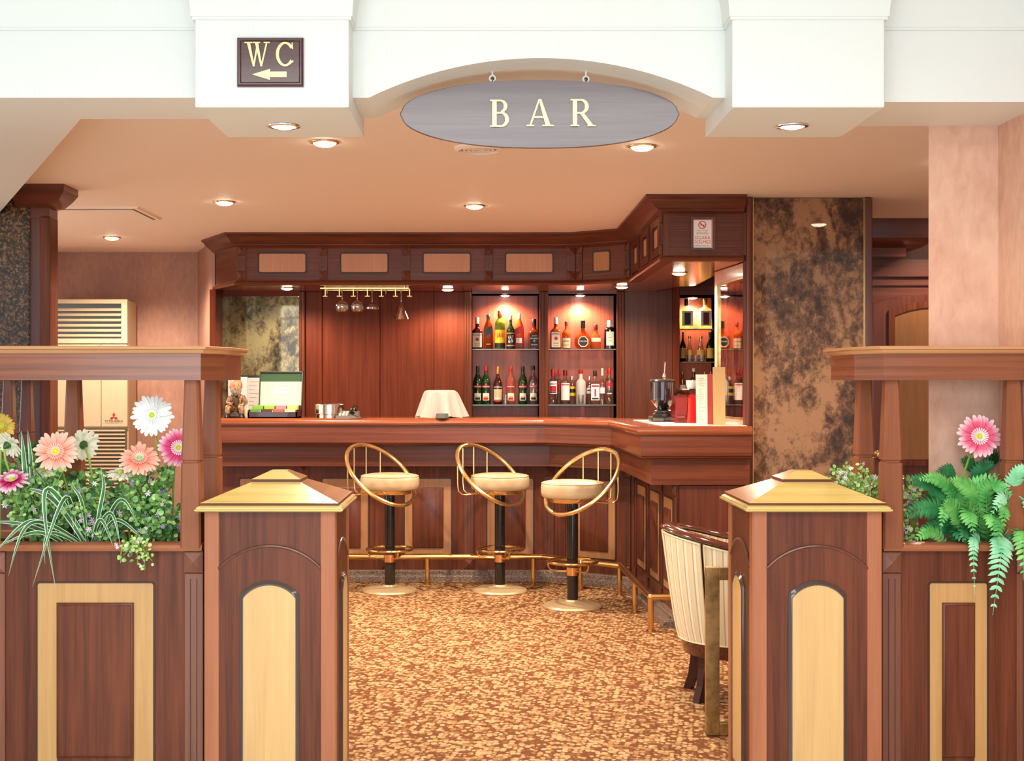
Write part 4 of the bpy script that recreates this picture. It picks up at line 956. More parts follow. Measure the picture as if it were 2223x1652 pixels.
# ---- spider plant: striped blades
BLG = leafmat('blade_green', lin(28, 84, 48), lin(62, 128, 66), 14, .35); BLC = leafmat('blade_cream', lin(206, 226, 186), lin(236, 244, 222), 14, .35)
def blade(par, pts, w):
    c = bez(pts, 16); mb = MB(); n = len(c); vs = []; fs = []
    for i, p in enumerate(c):
        u = i/(n-1); t_ = (c[min(n-1, i+1)]-c[max(0, i-1)]).normalized(); sd = t_.cross(Vector((0, -1, .25))); sd = sd.normalized() if sd.length > 1e-3 else Vector((1, 0, 0))
        k = w*(.55+.45*min(1, u*4))*max(.02, 1-u**3.2); nr = sd.cross(t_)
        for s in (-.5, -.33, 0, .33, .5): vs.append(p+sd*s*k+nr*abs(s)*k*.5)
    for i in range(n-1):
        for q in range(4): fs.append((i*5+q, i*5+q+1, i*5+q+6, i*5+q+5))
    mb.add(vs, fs); mb.mi = [1 if (k % 4) in (0, 3) else 0 for k in range(len(fs))]
    return mb.build('blade', [BLG, BLC], par, smooth=60)
sp = thing('spider_plant', 'spider plant with long green blades edged cream arching over the planter rim', 'plant', (-1.42, 4.72, .79))
b0 = Vector((-1.36, 4.72, .79))
def P3(px, py, D_): return Vector((PX(px, D_), D_, PZ(py, D_)))
for a, m_, e, w in (((190, 1165), (85, 1030, 4.60), (122, 1285, 4.52), .020), ((165, 1150), (150, 1060, 4.58), (70, 1275, 4.50), .018), ((180, 1170), (60, 1130, 4.55), (18, 1252, 4.50), .016),
        ((175, 1175), (100, 1165, 4.56), (98, 1225, 4.52), .013), ((150, 1175), (70, 1130, 4.58), (-20, 1210, 4.54), .017), ((150, 1180), (80, 1165, 4.58), (-15, 1190, 4.55), .015),
        ((205, 1165), (225, 1080, 4.66), (218, 1012, 4.68), .016),
        ((180, 1165), (110, 1085, 4.64), (40, 1055, 4.62), .020), ((215, 1170), (260, 1080, 4.64), (300, 1140, 4.60), .015),
        ((215, 1175), (250, 1130, 4.62), (330, 1190, 4.60), .014), ((200, 1170), (240, 1110, 4.6), (262, 1190, 4.58), .013), ((200, 1175), (215, 1130, 4.62), (245, 1185, 4.60), .015),
        ((190, 1170), (180, 1090, 4.64), (150, 1045, 4.66), .014), ((160, 1175), (40, 1150, 4.62), (-30, 1130, 4.62), .016)):
    s = P3(a[0], a[1]+10, 4.70); s.z = max(s.z, .79); blade(sp, [s, P3(m_[0], m_[1]-30, m_[2]), P3(m_[0]-8 if e[0] < a[0] else m_[0]+8, m_[1]-10, m_[2]), P3(*e)], w)
for a, e, w in (((60, 1060), (46, 935), .020), ((75, 1060), (60, 932), .018), ((62, 1075), (64, 1000), .018), ((120, 1080), (62, 1010), .014)):
    s = P3(*a, 4.72); s.z -= .06; blade(sp, [s, P3(a[0]-6, (a[1]+e[1])/2, 4.70), P3(*e, 4.72)], w)

# ---- ferns
FERN = [leafmat('fern_bright', lin(70, 160, 76), lin(130, 208, 112), 16), leafmat('fern_mint', lin(110, 198, 146), lin(165, 230, 188), 16), leafmat('fern_dark', lin(26, 100, 56), lin(62, 146, 88), 16)]
def frond(par, pts, wid, mat, seed, face=(0, -1, .25)):
    r_ = random.Random(seed); c = bez(pts, 40); L = sum((b-a).length for a, b in zip(c, c[1:])); mb = MB()
    mb.tube(c[::2], [.0028*(1-.75*i/20) for i in range(21)], 5); n = max(12, int(L/.0155)); fc = Vector(face)
    for i in range(n):
        u = .07+.93*i/n; f = u*39.99; k = int(f); p = c[k].lerp(c[k+1], f-k); t_ = (c[k+1]-c[k]).normalized()
        sd = t_.cross(fc); sd = sd.normalized() if sd.length > 1e-3 else Vector((1, 0, 0)); nr = sd.cross(t_).normalized()
        ln = wid*(math.sin(PI*min(1, (u*.86+.10)))**.75)*(1.0 if u < .9 else .8); wd = min(.0105, ln*.40)+.002
        for s in (-1, 1):
            d = (sd*s + t_*.42 + nr*r_.uniform(-.25, .10)).normalized(); w = t_
            l2 = ln*r_.uniform(.88, 1.05); q = p
            vs = [q-w*wd*.35, q+d*l2*.3-w*wd*.62, q+d*l2*.72-w*wd*.5+nr*l2*-.05, q+d*l2+w*wd*.4-nr*l2*.14, q+d*l2*.7+w*wd*.6-nr*l2*.05, q+d*l2*.3+w*wd*.6, q+w*wd*.35, q+d*l2*.5+nr*.0025]
            mb.add(vs, [(0, 1, 7, 6), (1, 2, 7), (2, 3, 7), (3, 4, 7), (4, 5, 7), (5, 6, 7)])
    return mb.build('frond', FERN[mat], par, smooth=40)
fa = thing('fern', 'bright green fern with broad fronds filling the planter beside the pillar', 'plant', (1.72, 4.76, .79))
fb = thing('fern', 'mint green fern with long fronds hanging over the planter rim', 'plant', (1.80, 4.72, .79))
fc_ = thing('fern', 'dark green fern at the back of the planter behind the rose pink gerbera', 'plant', (1.74, 4.88, .79))
for i, (par, a, m_, e, w, mt) in enumerate((
    (fa, (2105, 1140, 4.74), (2040, 1030, 4.66), (1968, 1045, 4.64), .046, 2), (fa, (2110, 1160, 4.74), (2040, 1080, 4.64), (1962, 1120, 4.62), .052, 2), (fa, (2110, 1150, 4.74), (2060, 1020, 4.64), (1992, 1042, 4.62), .034, 0),
    (fa, (2120, 1150, 4.72), (2060, 1060, 4.60), (2042, 1148, 4.56), .036, 0), (fa, (2125, 1140, 4.72), (2090, 1070, 4.58), (2115, 1160, 4.54), .048, 0), (fa, (2110, 1140, 4.72), (2075, 1100, 4.58), (2050, 1090, 4.56), .044, 0),
    (fa, (2140, 1150, 4.72), (2150, 1080, 4.58), (2160, 1170, 4.54), .040, 0), (fa, (2130, 1130, 4.74), (2120, 1050, 4.62), (2060, 1040, 4.60), .042, 0), (fa, (2105, 1165, 4.74), (2040, 1120, 4.66), (1990, 1170, 4.64), .040, 2),
    (fa, (2120, 1150, 4.74), (2070, 1060, 4.66), (2170, 1030, 4.62), .044, 0), (fa, (2150, 1140, 4.73), (2130, 1020, 4.62), (2200, 1075, 4.58), .040, 0), (fa, (2090, 1170, 4.7), (2060, 1140, 4.62), (2100, 1180, 4.58), .03, 2),
    (fb, (2170, 1160, 4.66), (2185, 1130, 4.54), (2155, 1335, 4.53), .052, 1), (fb, (2130, 1165, 4.66), (2110, 1140, 4.56), (2116, 1292, 4.54), .024, 1), (fb, (2185, 1150, 4.68), (2200, 1040, 4.58), (2150, 1120, 4.54), .036, 1),
    (fb, (2200, 1150, 4.68), (2190, 1030, 4.58), (2235, 1010, 4.56), .040, 1), (fb, (2205, 1160, 4.66), (2225, 1120, 4.56), (2222, 1260, 4.53), .046, 0), (fb, (2195, 1150, 4.68), (2180, 1060, 4.56), (2180, 1150, 4.52), .036, 0),
    (fb, (2200, 1160, 4.68), (2240, 1050, 4.58), (2235, 1120, 4.55), .042, 1), (fb, (2180, 1150, 4.68), (2170, 1090, 4.56), (2168, 1195, 4.52), .028, 0),
    (fc_, (2110, 1120, 4.88), (2090, 1000, 4.86), (2030, 1028, 4.82), .040, 2), (fc_, (2120, 1120, 4.88), (2130, 1000, 4.86), (2085, 1000, 4.82), .042, 2), (fc_, (2150, 1120, 4.88), (2160, 980, 4.86), (2150, 990, 4.80), .046, 2),
    (fc_, (2165, 1120, 4.88), (2190, 980, 4.86), (2186, 978, 4.82), .040, 2), (fc_, (2140, 1130, 4.86), (2110, 1010, 4.80), (2160, 1005, 4.76), .044, 2), (fc_, (2170, 1130, 4.86), (2210, 1010, 4.82), (2215, 1060, 4.76), .044, 2),
    (fc_, (2090, 1140, 4.86), (2050, 1060, 4.82), (2000, 1090, 4.78), .045, 2), (fc_, (2130, 1130, 4.84), (2100, 1040, 4.78), (2075, 1070, 4.72), .044, 2), (fc_, (2160, 1130, 4.84), (2170, 1040, 4.76), (2195, 1100, 4.7), .044, 2),
    (fa, (2140, 1165, 4.70), (2090, 1130, 4.60), (2095, 1178, 4.58), .034, 2), (fa, (2150, 1165, 4.70), (2190, 1140, 4.60), (2200, 1178, 4.58), .034, 2), (fa, (2060, 1165, 4.70), (2020, 1140, 4.62), (1985, 1175, 4.60), .03, 0))):
    s = P3(*a); s.z = max(.80, min(s.z, .84)); m2 = P3(*m_); frond(par, [s, m2.lerp(s, .35)+Vector((0, 0, .02)), m2, P3(*e)], w, mt, i+3)

# ================================================================== CHAIR AND BRASS STAND
def stripes():
    if 'striped_fabric' in MATS: return MATS['striped_fabric']
    m, nt, b = new_mat('striped_fabric')
    t = nt.nodes.new('ShaderNodeTexCoord'); s = nt.nodes.new('ShaderNodeSeparateXYZ'); nt.links.new(t.outputs['UV'], s.inputs[0])
    mu = nt.nodes.new('ShaderNodeMath'); mu.operation = 'MULTIPLY'; mu.inputs[1].default_value = 1.0; nt.links.new(s.outputs[0], mu.inputs[0])
    fr = nt.nodes.new('ShaderNodeMath'); fr.operation = 'FRACT'; nt.links.new(mu.outputs[0], fr.inputs[0])
    r = ramp(nt, [(0, lin(232, 216, 178)), (.30, lin(238, 224, 188)), (.36, lin(205, 170, 116)), (.44, lin(212, 178, 124)), (.50, lin(246, 240, 218)), (.72, lin(246, 240, 218)), (.78, lin(220, 190, 138)), (.84, lin(236, 220, 182)), (1, lin(232, 216, 178))])
    nt.links.new(fr.outputs[0], r.inputs[0]); nt.links.new(r.outputs[0], b.inputs['Base Color']); b.inputs['Roughness'].default_value = .85; b.inputs['Sheen Weight'].default_value = .2
    MATS['striped_fabric'] = m; return m
ch = thing('tub_chair', 'tub chair in cream striped fabric with dark wooden top rail behind the pillar', 'chair', (1.15, 6.05, 0))
cx, cy = 1.15, 6.05
def zrail(a): return .70+.075*max(0, math.cos(a-PI))**1.0          # highest at the back, which faces the stools
def radb(u): return .235+.075*u**.8
RAILM = plain('rail_wood', (.085, .016, .010), .14, 0, .6)
def wrap(a0, a1, n, off, name, matl, zlo=.27, gap=.015):
    mb = MB(); vs = []; fs = []; uv = []
    rows = 8
    for i in range(n+1):
        a = a0+(a1-a0)*i/n
        for j in range(rows+1):
            u = j/rows; zt = zrail(a)-gap; z = zlo+(zt-zlo)*u; e = min(i, n-i)/n; bul = .012*math.sin(PI*min(1, (i+.001)/n))*(math.sin(PI*u)*.6+.4)
            r = radb(u)+off+(bul if off > 0 else -bul*.5); vs.append((cx+r*math.cos(a), cy+r*math.sin(a), z)); uv.append((a*radb(1)/.046, u))
    for i in range(n):
        for j in range(rows):
            k = i*(rows+1)+j; fs.append((k, k+1, k+rows+2, k+rows+1))
    mb.add(vs, fs); o = mb.build(name, matl, ch, smooth=60); l = o.data.uv_layers.new(name='UVMap')
    for lp in o.data.loops: l.data[lp.index].uv = uv[lp.vertex_index]
    return o
rd = math.radians
for a0, a1 in ((125, 178), (180.5, 232), (234.5, 288), (72, 122.5)):
    p = wrap(rd(a0), rd(a1), 14, .022, 'outer_panel', stripes())
    e = [(cx+(radb(u)+.026)*math.cos(rd(a)), cy+(radb(u)+.026)*math.sin(rd(a)), .272+(zrail(rd(a))-.02-.272)*u) for a, u in [(a0+.6, k/10) for k in range(11)]+[(a0+(a1-a0)*k/12, 1) for k in range(1, 12)]+[(a1-.6, 1-k/10) for k in range(11)]+[(a1-(a1-a0)*k/12, 0) for k in range(1, 12)]]
    MB().tube(e, .0038, 6, True).build('piping', plain('cream_piping', lin(240, 226, 190), .8), p)
wrap(rd(72), rd(288), 40, -.03, 'inner_back', stripes(), .40)
rail = MB(); sec = []
for k in range(41):
    a = rd(70+220*k/40); z = zrail(a); loop = []
    for q in range(12):
        t_ = 2*PI*q/12; r = radb(1)-.002+.036*math.cos(t_); loop.append((cx+r*math.cos(a), cy+r*math.sin(a), z+.016*math.sin(t_)))
    sec.append(loop)
rail.loft(sec); rail.build('top_rail', RAILM, ch)
pr = MB(); 
for a in (179.2, 233.2, 123.8):
    a = rd(a); pr.tube([(cx+(radb(u)+.008)*math.cos(a), cy+(radb(u)+.008)*math.sin(a), .27+(zrail(a)-.27)*u) for u in [k/8 for k in range(9)]], .012, 8)
pr.build('back_splat', RAILM, ch)
MB().lathe([(.20, .35), (.245, .36), (.25, .40), (.24, .44), (.10, .46), (0, .462)], 32, (cx, cy, 0)).build('seat_cushion', plain('cream_cushion', lin(228, 212, 172), .85), ch)
MB().lathe([(.20, .20), (.238, .205), (.248, .235), (.252, .275), (.20, .36)], 36, (cx, cy, 0)).build('seat_frame', RAILM, ch)
for a in (216, 144, 36, -36):
    a = rd(a); c, s = math.cos(a), math.sin(a); lm = MB(); L = []
    for z, r, k in ((.24, .195, .024), (.15, .20, .021), (.07, .215, .019), (0, .240, .019)):
        L.append([(cx+r*c+k*(u*c-v*s), cy+r*s+k*(u*s+v*c), z) for u, v in ((-1,-1),(1,-1),(1,1),(-1,1))])
    lm.loft(L); lm.build('leg', plain('leg_wood', (.045, .012, .008), .45, 0, 0, .3), ch, smooth=0)
D_ = 5.35
t = thing('brass_frame', 'flat brass rectangular frame standing before the striped tub chair', 'stand', (1.1, D_, 0))
x0, x1 = PX(1533, D_), PX(1533, D_)+.42; zt = PZ(1232, D_)
MB().cbox(x0, x0+.055, D_, D_+.035, .002, zt, .002).build('upright', BRASS_OLD, t); MB().cbox(x1-.055, x1, D_, D_+.035, .002, zt, .002).build('upright', BRASS_OLD, t)
MB().cbox(x0+.055, x1-.055, D_, D_+.035, zt-.052, zt, .002).build('top_bar', BRASS_OLD, t); MB().cbox(x0+.055, x1-.055, D_, D_+.035, .002, .052, .002).build('bottom_bar', BRASS_OLD, t)
for x in (x0+.008, x1-.04): MB().cbox(x, x+.03, D_+.034, D_+.10, 0, .012, .002).build('foot', BRASS_OLD, t)
# ================================================================== BOTTLES
def gm(name, tint, g=.10): return glass('glass_'+name, tint, g)
LABM = {}
def col(name, c, rough=.5): return plain('label_'+name, c if isinstance(c, tuple) and len(c) == 4 else lin(*c), rough)
CRM = col('cream', (238, 228, 205)); BLK = col('black', (14, 12, 12)); YEL = col('yellow', (232, 190, 30)); REDL = col('red', (196, 26, 30)); WHT = col('white', (246, 244, 240)); GLD = col('gold', (205, 160, 70))
AMB = translucent('amber_spirit', lin(150, 66, 22)); DKGLS = plain('dark_bottle_glass', (.010, .007, .006), .07, 0, .6); GRNG = plain('green_bottle_glass', (.010, .035, .008), .07, 0, .6)
LGRN = translucent('light_green_glass', (.22, .30, .03, 1), .5); ROSE = translucent('rose_spirit', lin(206, 116, 96)); FROST = translucent('white_bottle', (.88, .86, .82, 1), .35); BRN = plain('brown_spirit', lin(62, 20, 12), .08, 0, .6)
CLR = gm('clear', (.93, .92, .90), .14); PALEG = translucent('pale_gold_spirit', lin(252, 240, 180), .5); AMB2 = translucent('orange_spirit', lin(206, 112, 56)); REDSP = plain('red_spirit', lin(120, 16, 10), .08, 0, .6)
# bottle shapes: (radius factor, height factor) outlines, section exponent of the body, neck top
SH = {
 'whisky': ([(.80,0),(.95,.012),(1,.03),(1,.50),(.97,.56),(.80,.62),(.50,.68),(.36,.72),(.33,.80),(.33,.97),(.36,.98),(.36,1)], 2),
 'square': ([(.9,0),(1,.015),(1,.52),(.95,.57),(.70,.62),(.40,.66),(.34,.70),(.32,.97),(.36,.98),(.36,1)], 5),
 'walker': ([(.9,0),(1,.012),(1,.56),(.96,.62),(.80,.70),(.55,.78),(.38,.84),(.36,.97),(.38,1)], 6),
 'tall':   ([(.85,0),(1,.02),(1,.50),(.94,.56),(.70,.64),(.42,.72),(.30,.78),(.28,.97),(.31,.98),(.31,1)], 2),
 'vermouth': ([(.85,0),(1,.02),(.98,.18),(.92,.30),(.92,.38),(1,.50),(.98,.58),(.80,.67),(.48,.76),(.34,.82),(.31,.90),(.31,.97),(.34,1)], 2),
 'flask':  ([(.45,0),(.62,.01),(.86,.08),(1,.22),(.98,.34),(.84,.46),(.55,.56),(.30,.63),(.22,.68),(.22,.97),(.25,1)], 2),
 'decanter': ([(.85,0),(1,.03),(1,.40),(.85,.52),(.50,.64),(.34,.72),(.32,.97),(.38,1)], 4),
 'vodka':  ([(.9,0),(1,.02),(1,.60),(.95,.66),(.60,.72),(.38,.75),(.36,.97),(.40,1)], 2),
 'malt':   ([(.9,0),(1,.015),(1,.66),(.90,.71),(.60,.76),(.42,.80),(.40,.97),(.42,1)], 2),
 'flagon': ([(.92,0),(1,.015),(1,.62),(.93,.66),(.60,.70),(.36,.73),(.30,.80),(.30,.97),(.33,1)], 7),
 'cone':   ([(.85,0),(1,.04),(1,.14),(.80,.36),(.55,.58),(.36,.72),(.32,.82),(.34,.97),(.36,1)], 2),
}
def bottle(label, px, top, base, wpx, shape, body, cap, capfrac, z0, y0, lab=None, group='bottles on the lit glass shelves', extra=None, D_=None, fill=None):
    """px, top, base, wpx: where and how big it shows; lab: (material, low, high, half angle deg, [texts])"""
    D0 = D_ or y0; s = D0/F; r = wpx*s/2; h = (base-top)*s; x = PX(px, D0)
    t = thing('bottle', label, 'bottle', (x, y0, z0), group)
    prof, sq = SH[shape]; z1 = 1-capfrac
    k = 1/(2**(-1/sq)*2**.5) if sq > 2 else 1.0
    sx, sy = 1.0, (.5 if shape == 'flask' else 1.0)
    sec = (lambda z: sq if z < h*.60 else 2) if sq > 2 else None
    rot = Matrix.Translation((x, y0, z0))
    P_ = [(a*r, b*h) for a, b in prof]
    bd = MB(rot).lathe([p for p in P_ if p[1] <= h*z1+1e-6] + [(prof[-1][0]*r*.92, h*z1)], 24, sq=sec, sx=sx, sy=sy); bd.build('glass_body', body, t, smooth=50)
    if fill:
        fp = [(a*r*.90, max(b*h, .004)) for a, b in prof if b <= fill[1]]; 
        if len(fp) > 1: MB(rot).lathe(fp, 20, sq=sec, sx=sx, sy=sy).build('drink', fill[0], t, smooth=50)
    rc = prof[-1][0]*r*1.06
    MB(rot).lathe([(rc, h*z1-.001), (rc*1.03, h*(z1+capfrac*.1)), (rc, h*(1-capfrac*.06)), (rc*.9, h), (0, h)], 16).build('cap', cap, t)
    if lab:
        lm, lo, hi, ha, texts = lab; n = 10; vs = []; 
        fl = sq > 2; rr = r*1.012
        def pt(a, z):
            if fl: return (a/ha*r*.86, -r*1.012, z)
            return (rr*math.sin(math.radians(a))*sx, -rr*math.cos(math.radians(a))*(sy*1.02 if sy < 1 else 1), z)
        mb = MB(rot)
        if lm == 'slant':
            L = [[pt(-ha+2*ha*i/n, h*(lo+.10*i/n)) for i in range(n+1)], [pt(-ha+2*ha*i/n, h*(hi+.10*i/n)) for i in range(n+1)]]
        else:
            L = [[pt(-ha+2*ha*i/n, h*lo) for i in range(n+1)], [pt(-ha+2*ha*i/n, h*hi) for i in range(n+1)]]
        mb.loft(L, False, False, closed=False)
        lb = mb.build('label', extra if lm == 'slant' else lm, t)
        for (s_, cz, w, hh, tm) in texts:
            tb = MB(rot); bendr = None if fl else rr*1.008
            if s_ == '#': 
                tb.lathe([(0, 0), (w*r, 0)], 16, (0, -(r if fl else rr)*1.03*(sy*1.02 if sy < 1 else 1), h*cz), Matrix.Rotation(PI/2, 3, 'X'), c0=False, c1=False)
            elif s_ == '-':
                tb.loft([[pt(-ha*w+2*ha*w*i/6, h*(cz-hh/2)) for i in range(7)], [pt(-ha*w+2*ha*w*i/6, h*(cz+hh/2)) for i in range(7)]], False, False, closed=False)
                for v in tb.v: v.y -= .0012
            else:
                put_text(tb, s_, 0, h*cz, 2*r*w, h*hh, -r*1.02*sy-.002, bendr if sy == 1 else None)
                for v in tb.v: v.y -= .0016
            tb.build('print', tm, lb, smooth=0)
    return t
yU = BD+.125
SU = 'spirit bottles on the upper back-bar shelves'; SL = 'bottles on the lower back-bar shelves'; SC3 = 'bottles in the narrow corner niche'
CW = plain('cap_white', lin(240, 232, 214), .5); CB_ = plain('cap_black', (.012, .011, .012), .3); CR = plain('cap_red', lin(186, 24, 28), .35); CG = plain('cap_gold', lin(214, 160, 80), .3, .6); CSI = plain('cap_silver', (.75, .72, .70), .25, .8); CBR = plain('cap_maroon', lin(96, 20, 18), .4)
# upper shelf, first niche
bottle('brown whiskey bottle with a white label and cream cap, outermost beside the reeded trim', 1036, 688, 757, 23, 'square', BRN, CW, .20, Z_UP, yU, (CRM, .05, .50, 50, [('JIM BEAM', .43, .78, .055, BLK), ('#', .30, .34, 0, REDL), ('-', .16, .6, .03, GLD), ('-', .10, .6, .02, GLD)]), SU)
bottle('square whisky bottle with a slanted black label', 1060, 682.5, 757, 20, 'walker', AMB, CB_, .13, Z_UP, yU, ('slant', .36, .58, 50, [('-', .14, .5, .02, GLD)]), SU, BLK)
bottle('green J&B whisky bottle with a yellow label, tallest on its shelf', 1085.5, 673.6, 757, 22.5, 'malt', LGRN, plain('cap_redwhite', lin(214, 60, 50), .4), .16, Z_UP, yU, (YEL, .16, .50, 75, [('J&B', .34, .72, .14, REDL), ('-', .09, 1.0, .12, BLK)]), SU)
bottle('green VAT 69 whisky bottle with a black label', 1108.5, 683, 757, 18.5, 'whisky', GRNG, CW, .14, Z_UP, yU-.02, (BLK, .06, .48, 75, [('VAT', .34, .72, .10, WHT), ('69', .23, .6, .10, WHT), ('-', .46, 1, .03, GLD), ('-', .10, 1, .03, GLD)]), SU)
bottle('clear-topped whisky bottle with a slanted red label', 1126.5, 679, 757, 21, 'walker', AMB2, CW, .16, Z_UP, yU+.03, ('slant', .38, .56, 50, [('-', .24, .7, .14, WHT), ('-', .10, .8, .08, CBR)]), SU, REDL)
bottle('square whiskey bottle with a black label beside the middle trim', 1159.5, 691.7, 757, 24, 'square', AMB, CB_, .22, Z_UP, yU, (BLK, .04, .50, 50, [('JACK', .43, .5, .05, WHT), ("DANIEL'S", .35, .75, .05, WHT), ('#', .27, .22, 0, GLD), ('Old No.7', .27, .36, .03, BLK), ('WHISKEY', .14, .6, .04, WHT)]), SU)
# upper shelf, second niche
bottle('brown whiskey bottle with a white label, first on the second niche\'s upper shelf', 1206.5, 688.4, 757, 22.6, 'square', AMB, CW, .20, Z_UP, yU, (CRM, .05, .54, 50, [('JIM BEAM', .47, .78, .055, BLK), ('#', .33, .34, 0, REDL), ('-', .18, .6, .03, GLD), ('-', .11, .6, .02, GLD)]), SU)
bottle('amber bottle with a low white label next to the round flask', 1229.3, 697, 757, 18.5, 'whisky', AMB2, CBR, .15, Z_UP, yU, (CRM, .04, .40, 65, [('-', .28, .7, .05, GLD), ('-', .14, .7, .06, YEL)]), SU)
sf = bottle('round flat flask of amber liqueur with an octagonal black label', 1265.5, 695.6, 757, 36, 'flask', AMB2, CB_, .26, Z_UP, yU-.03, None, SU)
mb = MB(Matrix.Translation(sf.location)); R_f = 18*BD/F; yq = -R_f*.5*1.03
mb.ring([(R_f*.66*math.cos(a), .059+R_f*.66*math.sin(a)*1.05) for a in [PI/8+2*PI*k/8 for k in range(8)]], [(R_f*.56*math.cos(a), .059+R_f*.56*math.sin(a)*1.05) for a in [PI/8+2*PI*k/8 for k in range(8)]], yq-.001, yq+.002); mb.build('label_border', CRM, sf)
mb = MB(Matrix.Translation(sf.location)); mb.prism([(R_f*.56*math.cos(a), .059+R_f*.56*math.sin(a)*1.05) for a in [PI/8+2*PI*k/8 for k in range(8)]], yq, yq+.004); lb = mb.build('label', BLK, sf)
mb = MB(Matrix.Translation(sf.location)); put_text(mb, 'SAFARI', 0, .062, R_f*.95, .013, yq-.0012); mb.build('print', CRM, lb, smooth=0)
bottle('squat amber decanter bottle with a maroon stopper', 1293, 704, 757, 23, 'decanter', AMB2, CBR, .20, Z_UP, yU, (CRM, .30, .46, 36, []), SU)
bottle('black bottle with a tall pale label at the end of the upper shelf', 1323.5, 694.6, 757, 24.5, 'malt', DKGLS, CW, .22, Z_UP, yU, (CRM, .12, .60, 40, [('-', .40, .5, .02, GLD), ('-', .28, .5, .02, GLD)]), SU)
# lower shelf, first niche
MT = [('MARTINI', .475, .80, .028, WHT), ('-', .475, .55, .07, REDL)]
def martini(lab, px, top, body, cap, lm, extra_l=None):
    b = bottle(lab, px, top, 878, 20.5, 'vermouth', body, cap, .12, Z_LO, yU, (lm, .10, .29, 42, [('-', .205, .62, .02, GLD), ('-', .15, .7, .06, extra_l or BLK)]), SL)
    rr = 10.25*BD/F*.985; m_ = MB(Matrix.Translation(b.location)); h = (878-top)*BD/F
    m_.loft([[(rr*math.sin(a)*1.03, -rr*math.cos(a)*1.03, h*z) for a in [rd(-50+100*i/8) for i in range(9)]] for z in (.44, .475, .50)], False, False, closed=False); e = m_.build('brand_band', REDL, b)
    m_ = MB(Matrix.Translation(b.location)); put_text(m_, 'MARTINI', 0, h*.468, rr*1.75, h*.032, 0, rr*1.05); m_.build('print', WHT, e, smooth=0)
martini('green vermouth bottle with a dark cap, first on the lower shelf', 1037, 795.4, GRNG, CB_, CRM)
martini('green vermouth bottle with a red cap', 1055, 795.6, GRNG, CR, CRM, REDL)
bottle('dark red CAMPARI bottle with a gold cap', 1080.8, 796.5, 878, 19.7, 'tall', BRN, CG, .19, Z_LO, yU, (col('tan', (212, 186, 150)), .10, .40, 62, [('CAMPARI', .455, 1.0, .045, WHT), ('-', .07, .8, .02, REDL), ('-', .16, .7, .03, WHT)]), SL)
martini('rose-coloured vermouth bottle with a red cap', 1109, 795.6, ROSE, CR, CRM, REDL)
martini('green vermouth bottle with a silver-tipped cap beside the rose one', 1135, 796, GRNG, CB_, CRM)
martini('clear vermouth bottle with a dark cap at the end of its shelf', 1157.6, 794.5, CLR, CB_, CRM)
# lower shelf, second niche
bottle('clear vodka bottle with a red cap and red round label', 1200.5, 802, 878, 19, 'vodka', CLR, CR, .20, Z_LO, yU-.02, (WHT, .30, .66, 60, [('SMIRNOFF', .58, .9, .05, BLK), ('-', .44, .7, .16, REDL), ('-', .34, .8, .03, BLK)]), SL)
bottle('red-capped vodka bottle half hidden behind its twin', 1213.5, 803, 878, 13, 'vodka', CLR, CR, .20, Z_LO, yU+.06, (REDL, .36, .62, 60, []), SL)
bottle('clear bottle with a blank white label and red collar', 1227, 804, 878, 21, 'vodka', CLR, plain('cap_redblack', lin(110, 20, 22), .3), .16, Z_LO, yU, (WHT, .12, .62, 60, [('-', .57, .9, .03, REDL)]), SL)
bottle('short clear bottle with a yellow-rimmed label at the back', 1241.5, 818, 878, 18, 'vodka', CLR, CSI, .12, Z_LO, yU+.05, (YEL, .30, .64, 60, [('-', .48, .9, .14, BLK)]), SL)
bottle('opaque white bottle with a red cap', 1261, 804, 878, 21.5, 'vodka', FROST, CR, .10, Z_LO, yU-.01, None, SL)
bottle('short clear bottle with a blue lettered label and flat cap', 1279.5, 818, 878, 14, 'vodka', CLR, CSI, .13, Z_LO, yU+.05, (WHT, .38, .58, 60, [('-', .50, .8, .04, col('navy', (36, 40, 90)))]), SL)
bottle('clear gin bottle with a white label bearing a red figure', 1291.5, 805, 878, 20.5, 'square', CLR, CB_, .17, Z_LO, yU-.02, (WHT, .12, .60, 50, [('-', .54, .9, .05, REDL), ('-', .34, .20, .22, REDL), ('-', .17, .8, .05, BLK)]), SL)
bottle('slim clear bottle with a tall white cap', 1307.5, 799.5, 878, 12, 'tall', CLR, CW, .20, Z_LO, yU-.03, (WHT, .30, .46, 60, []), SL)
bottle('clear round-shouldered bottle with red lettering at the end of the lower shelf', 1322.5, 800, 878, 19, 'vodka', CLR, CR, .16, Z_LO, yU, (REDL, .50, .60, 52, [('-', .30, .6, .03, CRM)]), SL)
# corner niche
FT = [('-', .36, .62, .34, BLK)]
bottle('square pale gold flagon with a black label in the corner niche', 1490.5, 648, 713.5, 28, 'flagon', PALEG, CB_, .22, Z_A, BD+.10, (CRM, .10, .60, 50, [('-', .34, .55, .40, BLK)]), SC3)
bottle('square pale gold flagon with a reddish label in the corner niche', 1531, 647.5, 713.5, 27, 'flagon', PALEG, CG, .20, Z_A, BD+.10, (CRM, .10, .60, 50, [('-', .34, .55, .40, CBR)]), SC3)
for px, w, sh, bd_, cp, top, lab in ((1482.5, 13, 'tall', DKGLS, CB_, 720.5, 'dark bottle with a gold label at the inner end of the middle niche shelf'), (1497, 17, 'cone', CLR, CG, 729, 'clear cone-shaped bottle with a gold cap beside the inner dark one'),
      (1521, 21, 'cone', CLR, CG, 729, 'clear cone-shaped bottle with a gold cap beside the outer dark one'), (1541.5, 18, 'tall', DKGLS, CB_, 720.5, 'dark bottle with a gold label next to the side mirror')):
    bottle(lab, px, top, 785, w, sh, bd_, cp, .10, Z_B, BD+.11, (GLD, .12, .46, 60, []), SC3)
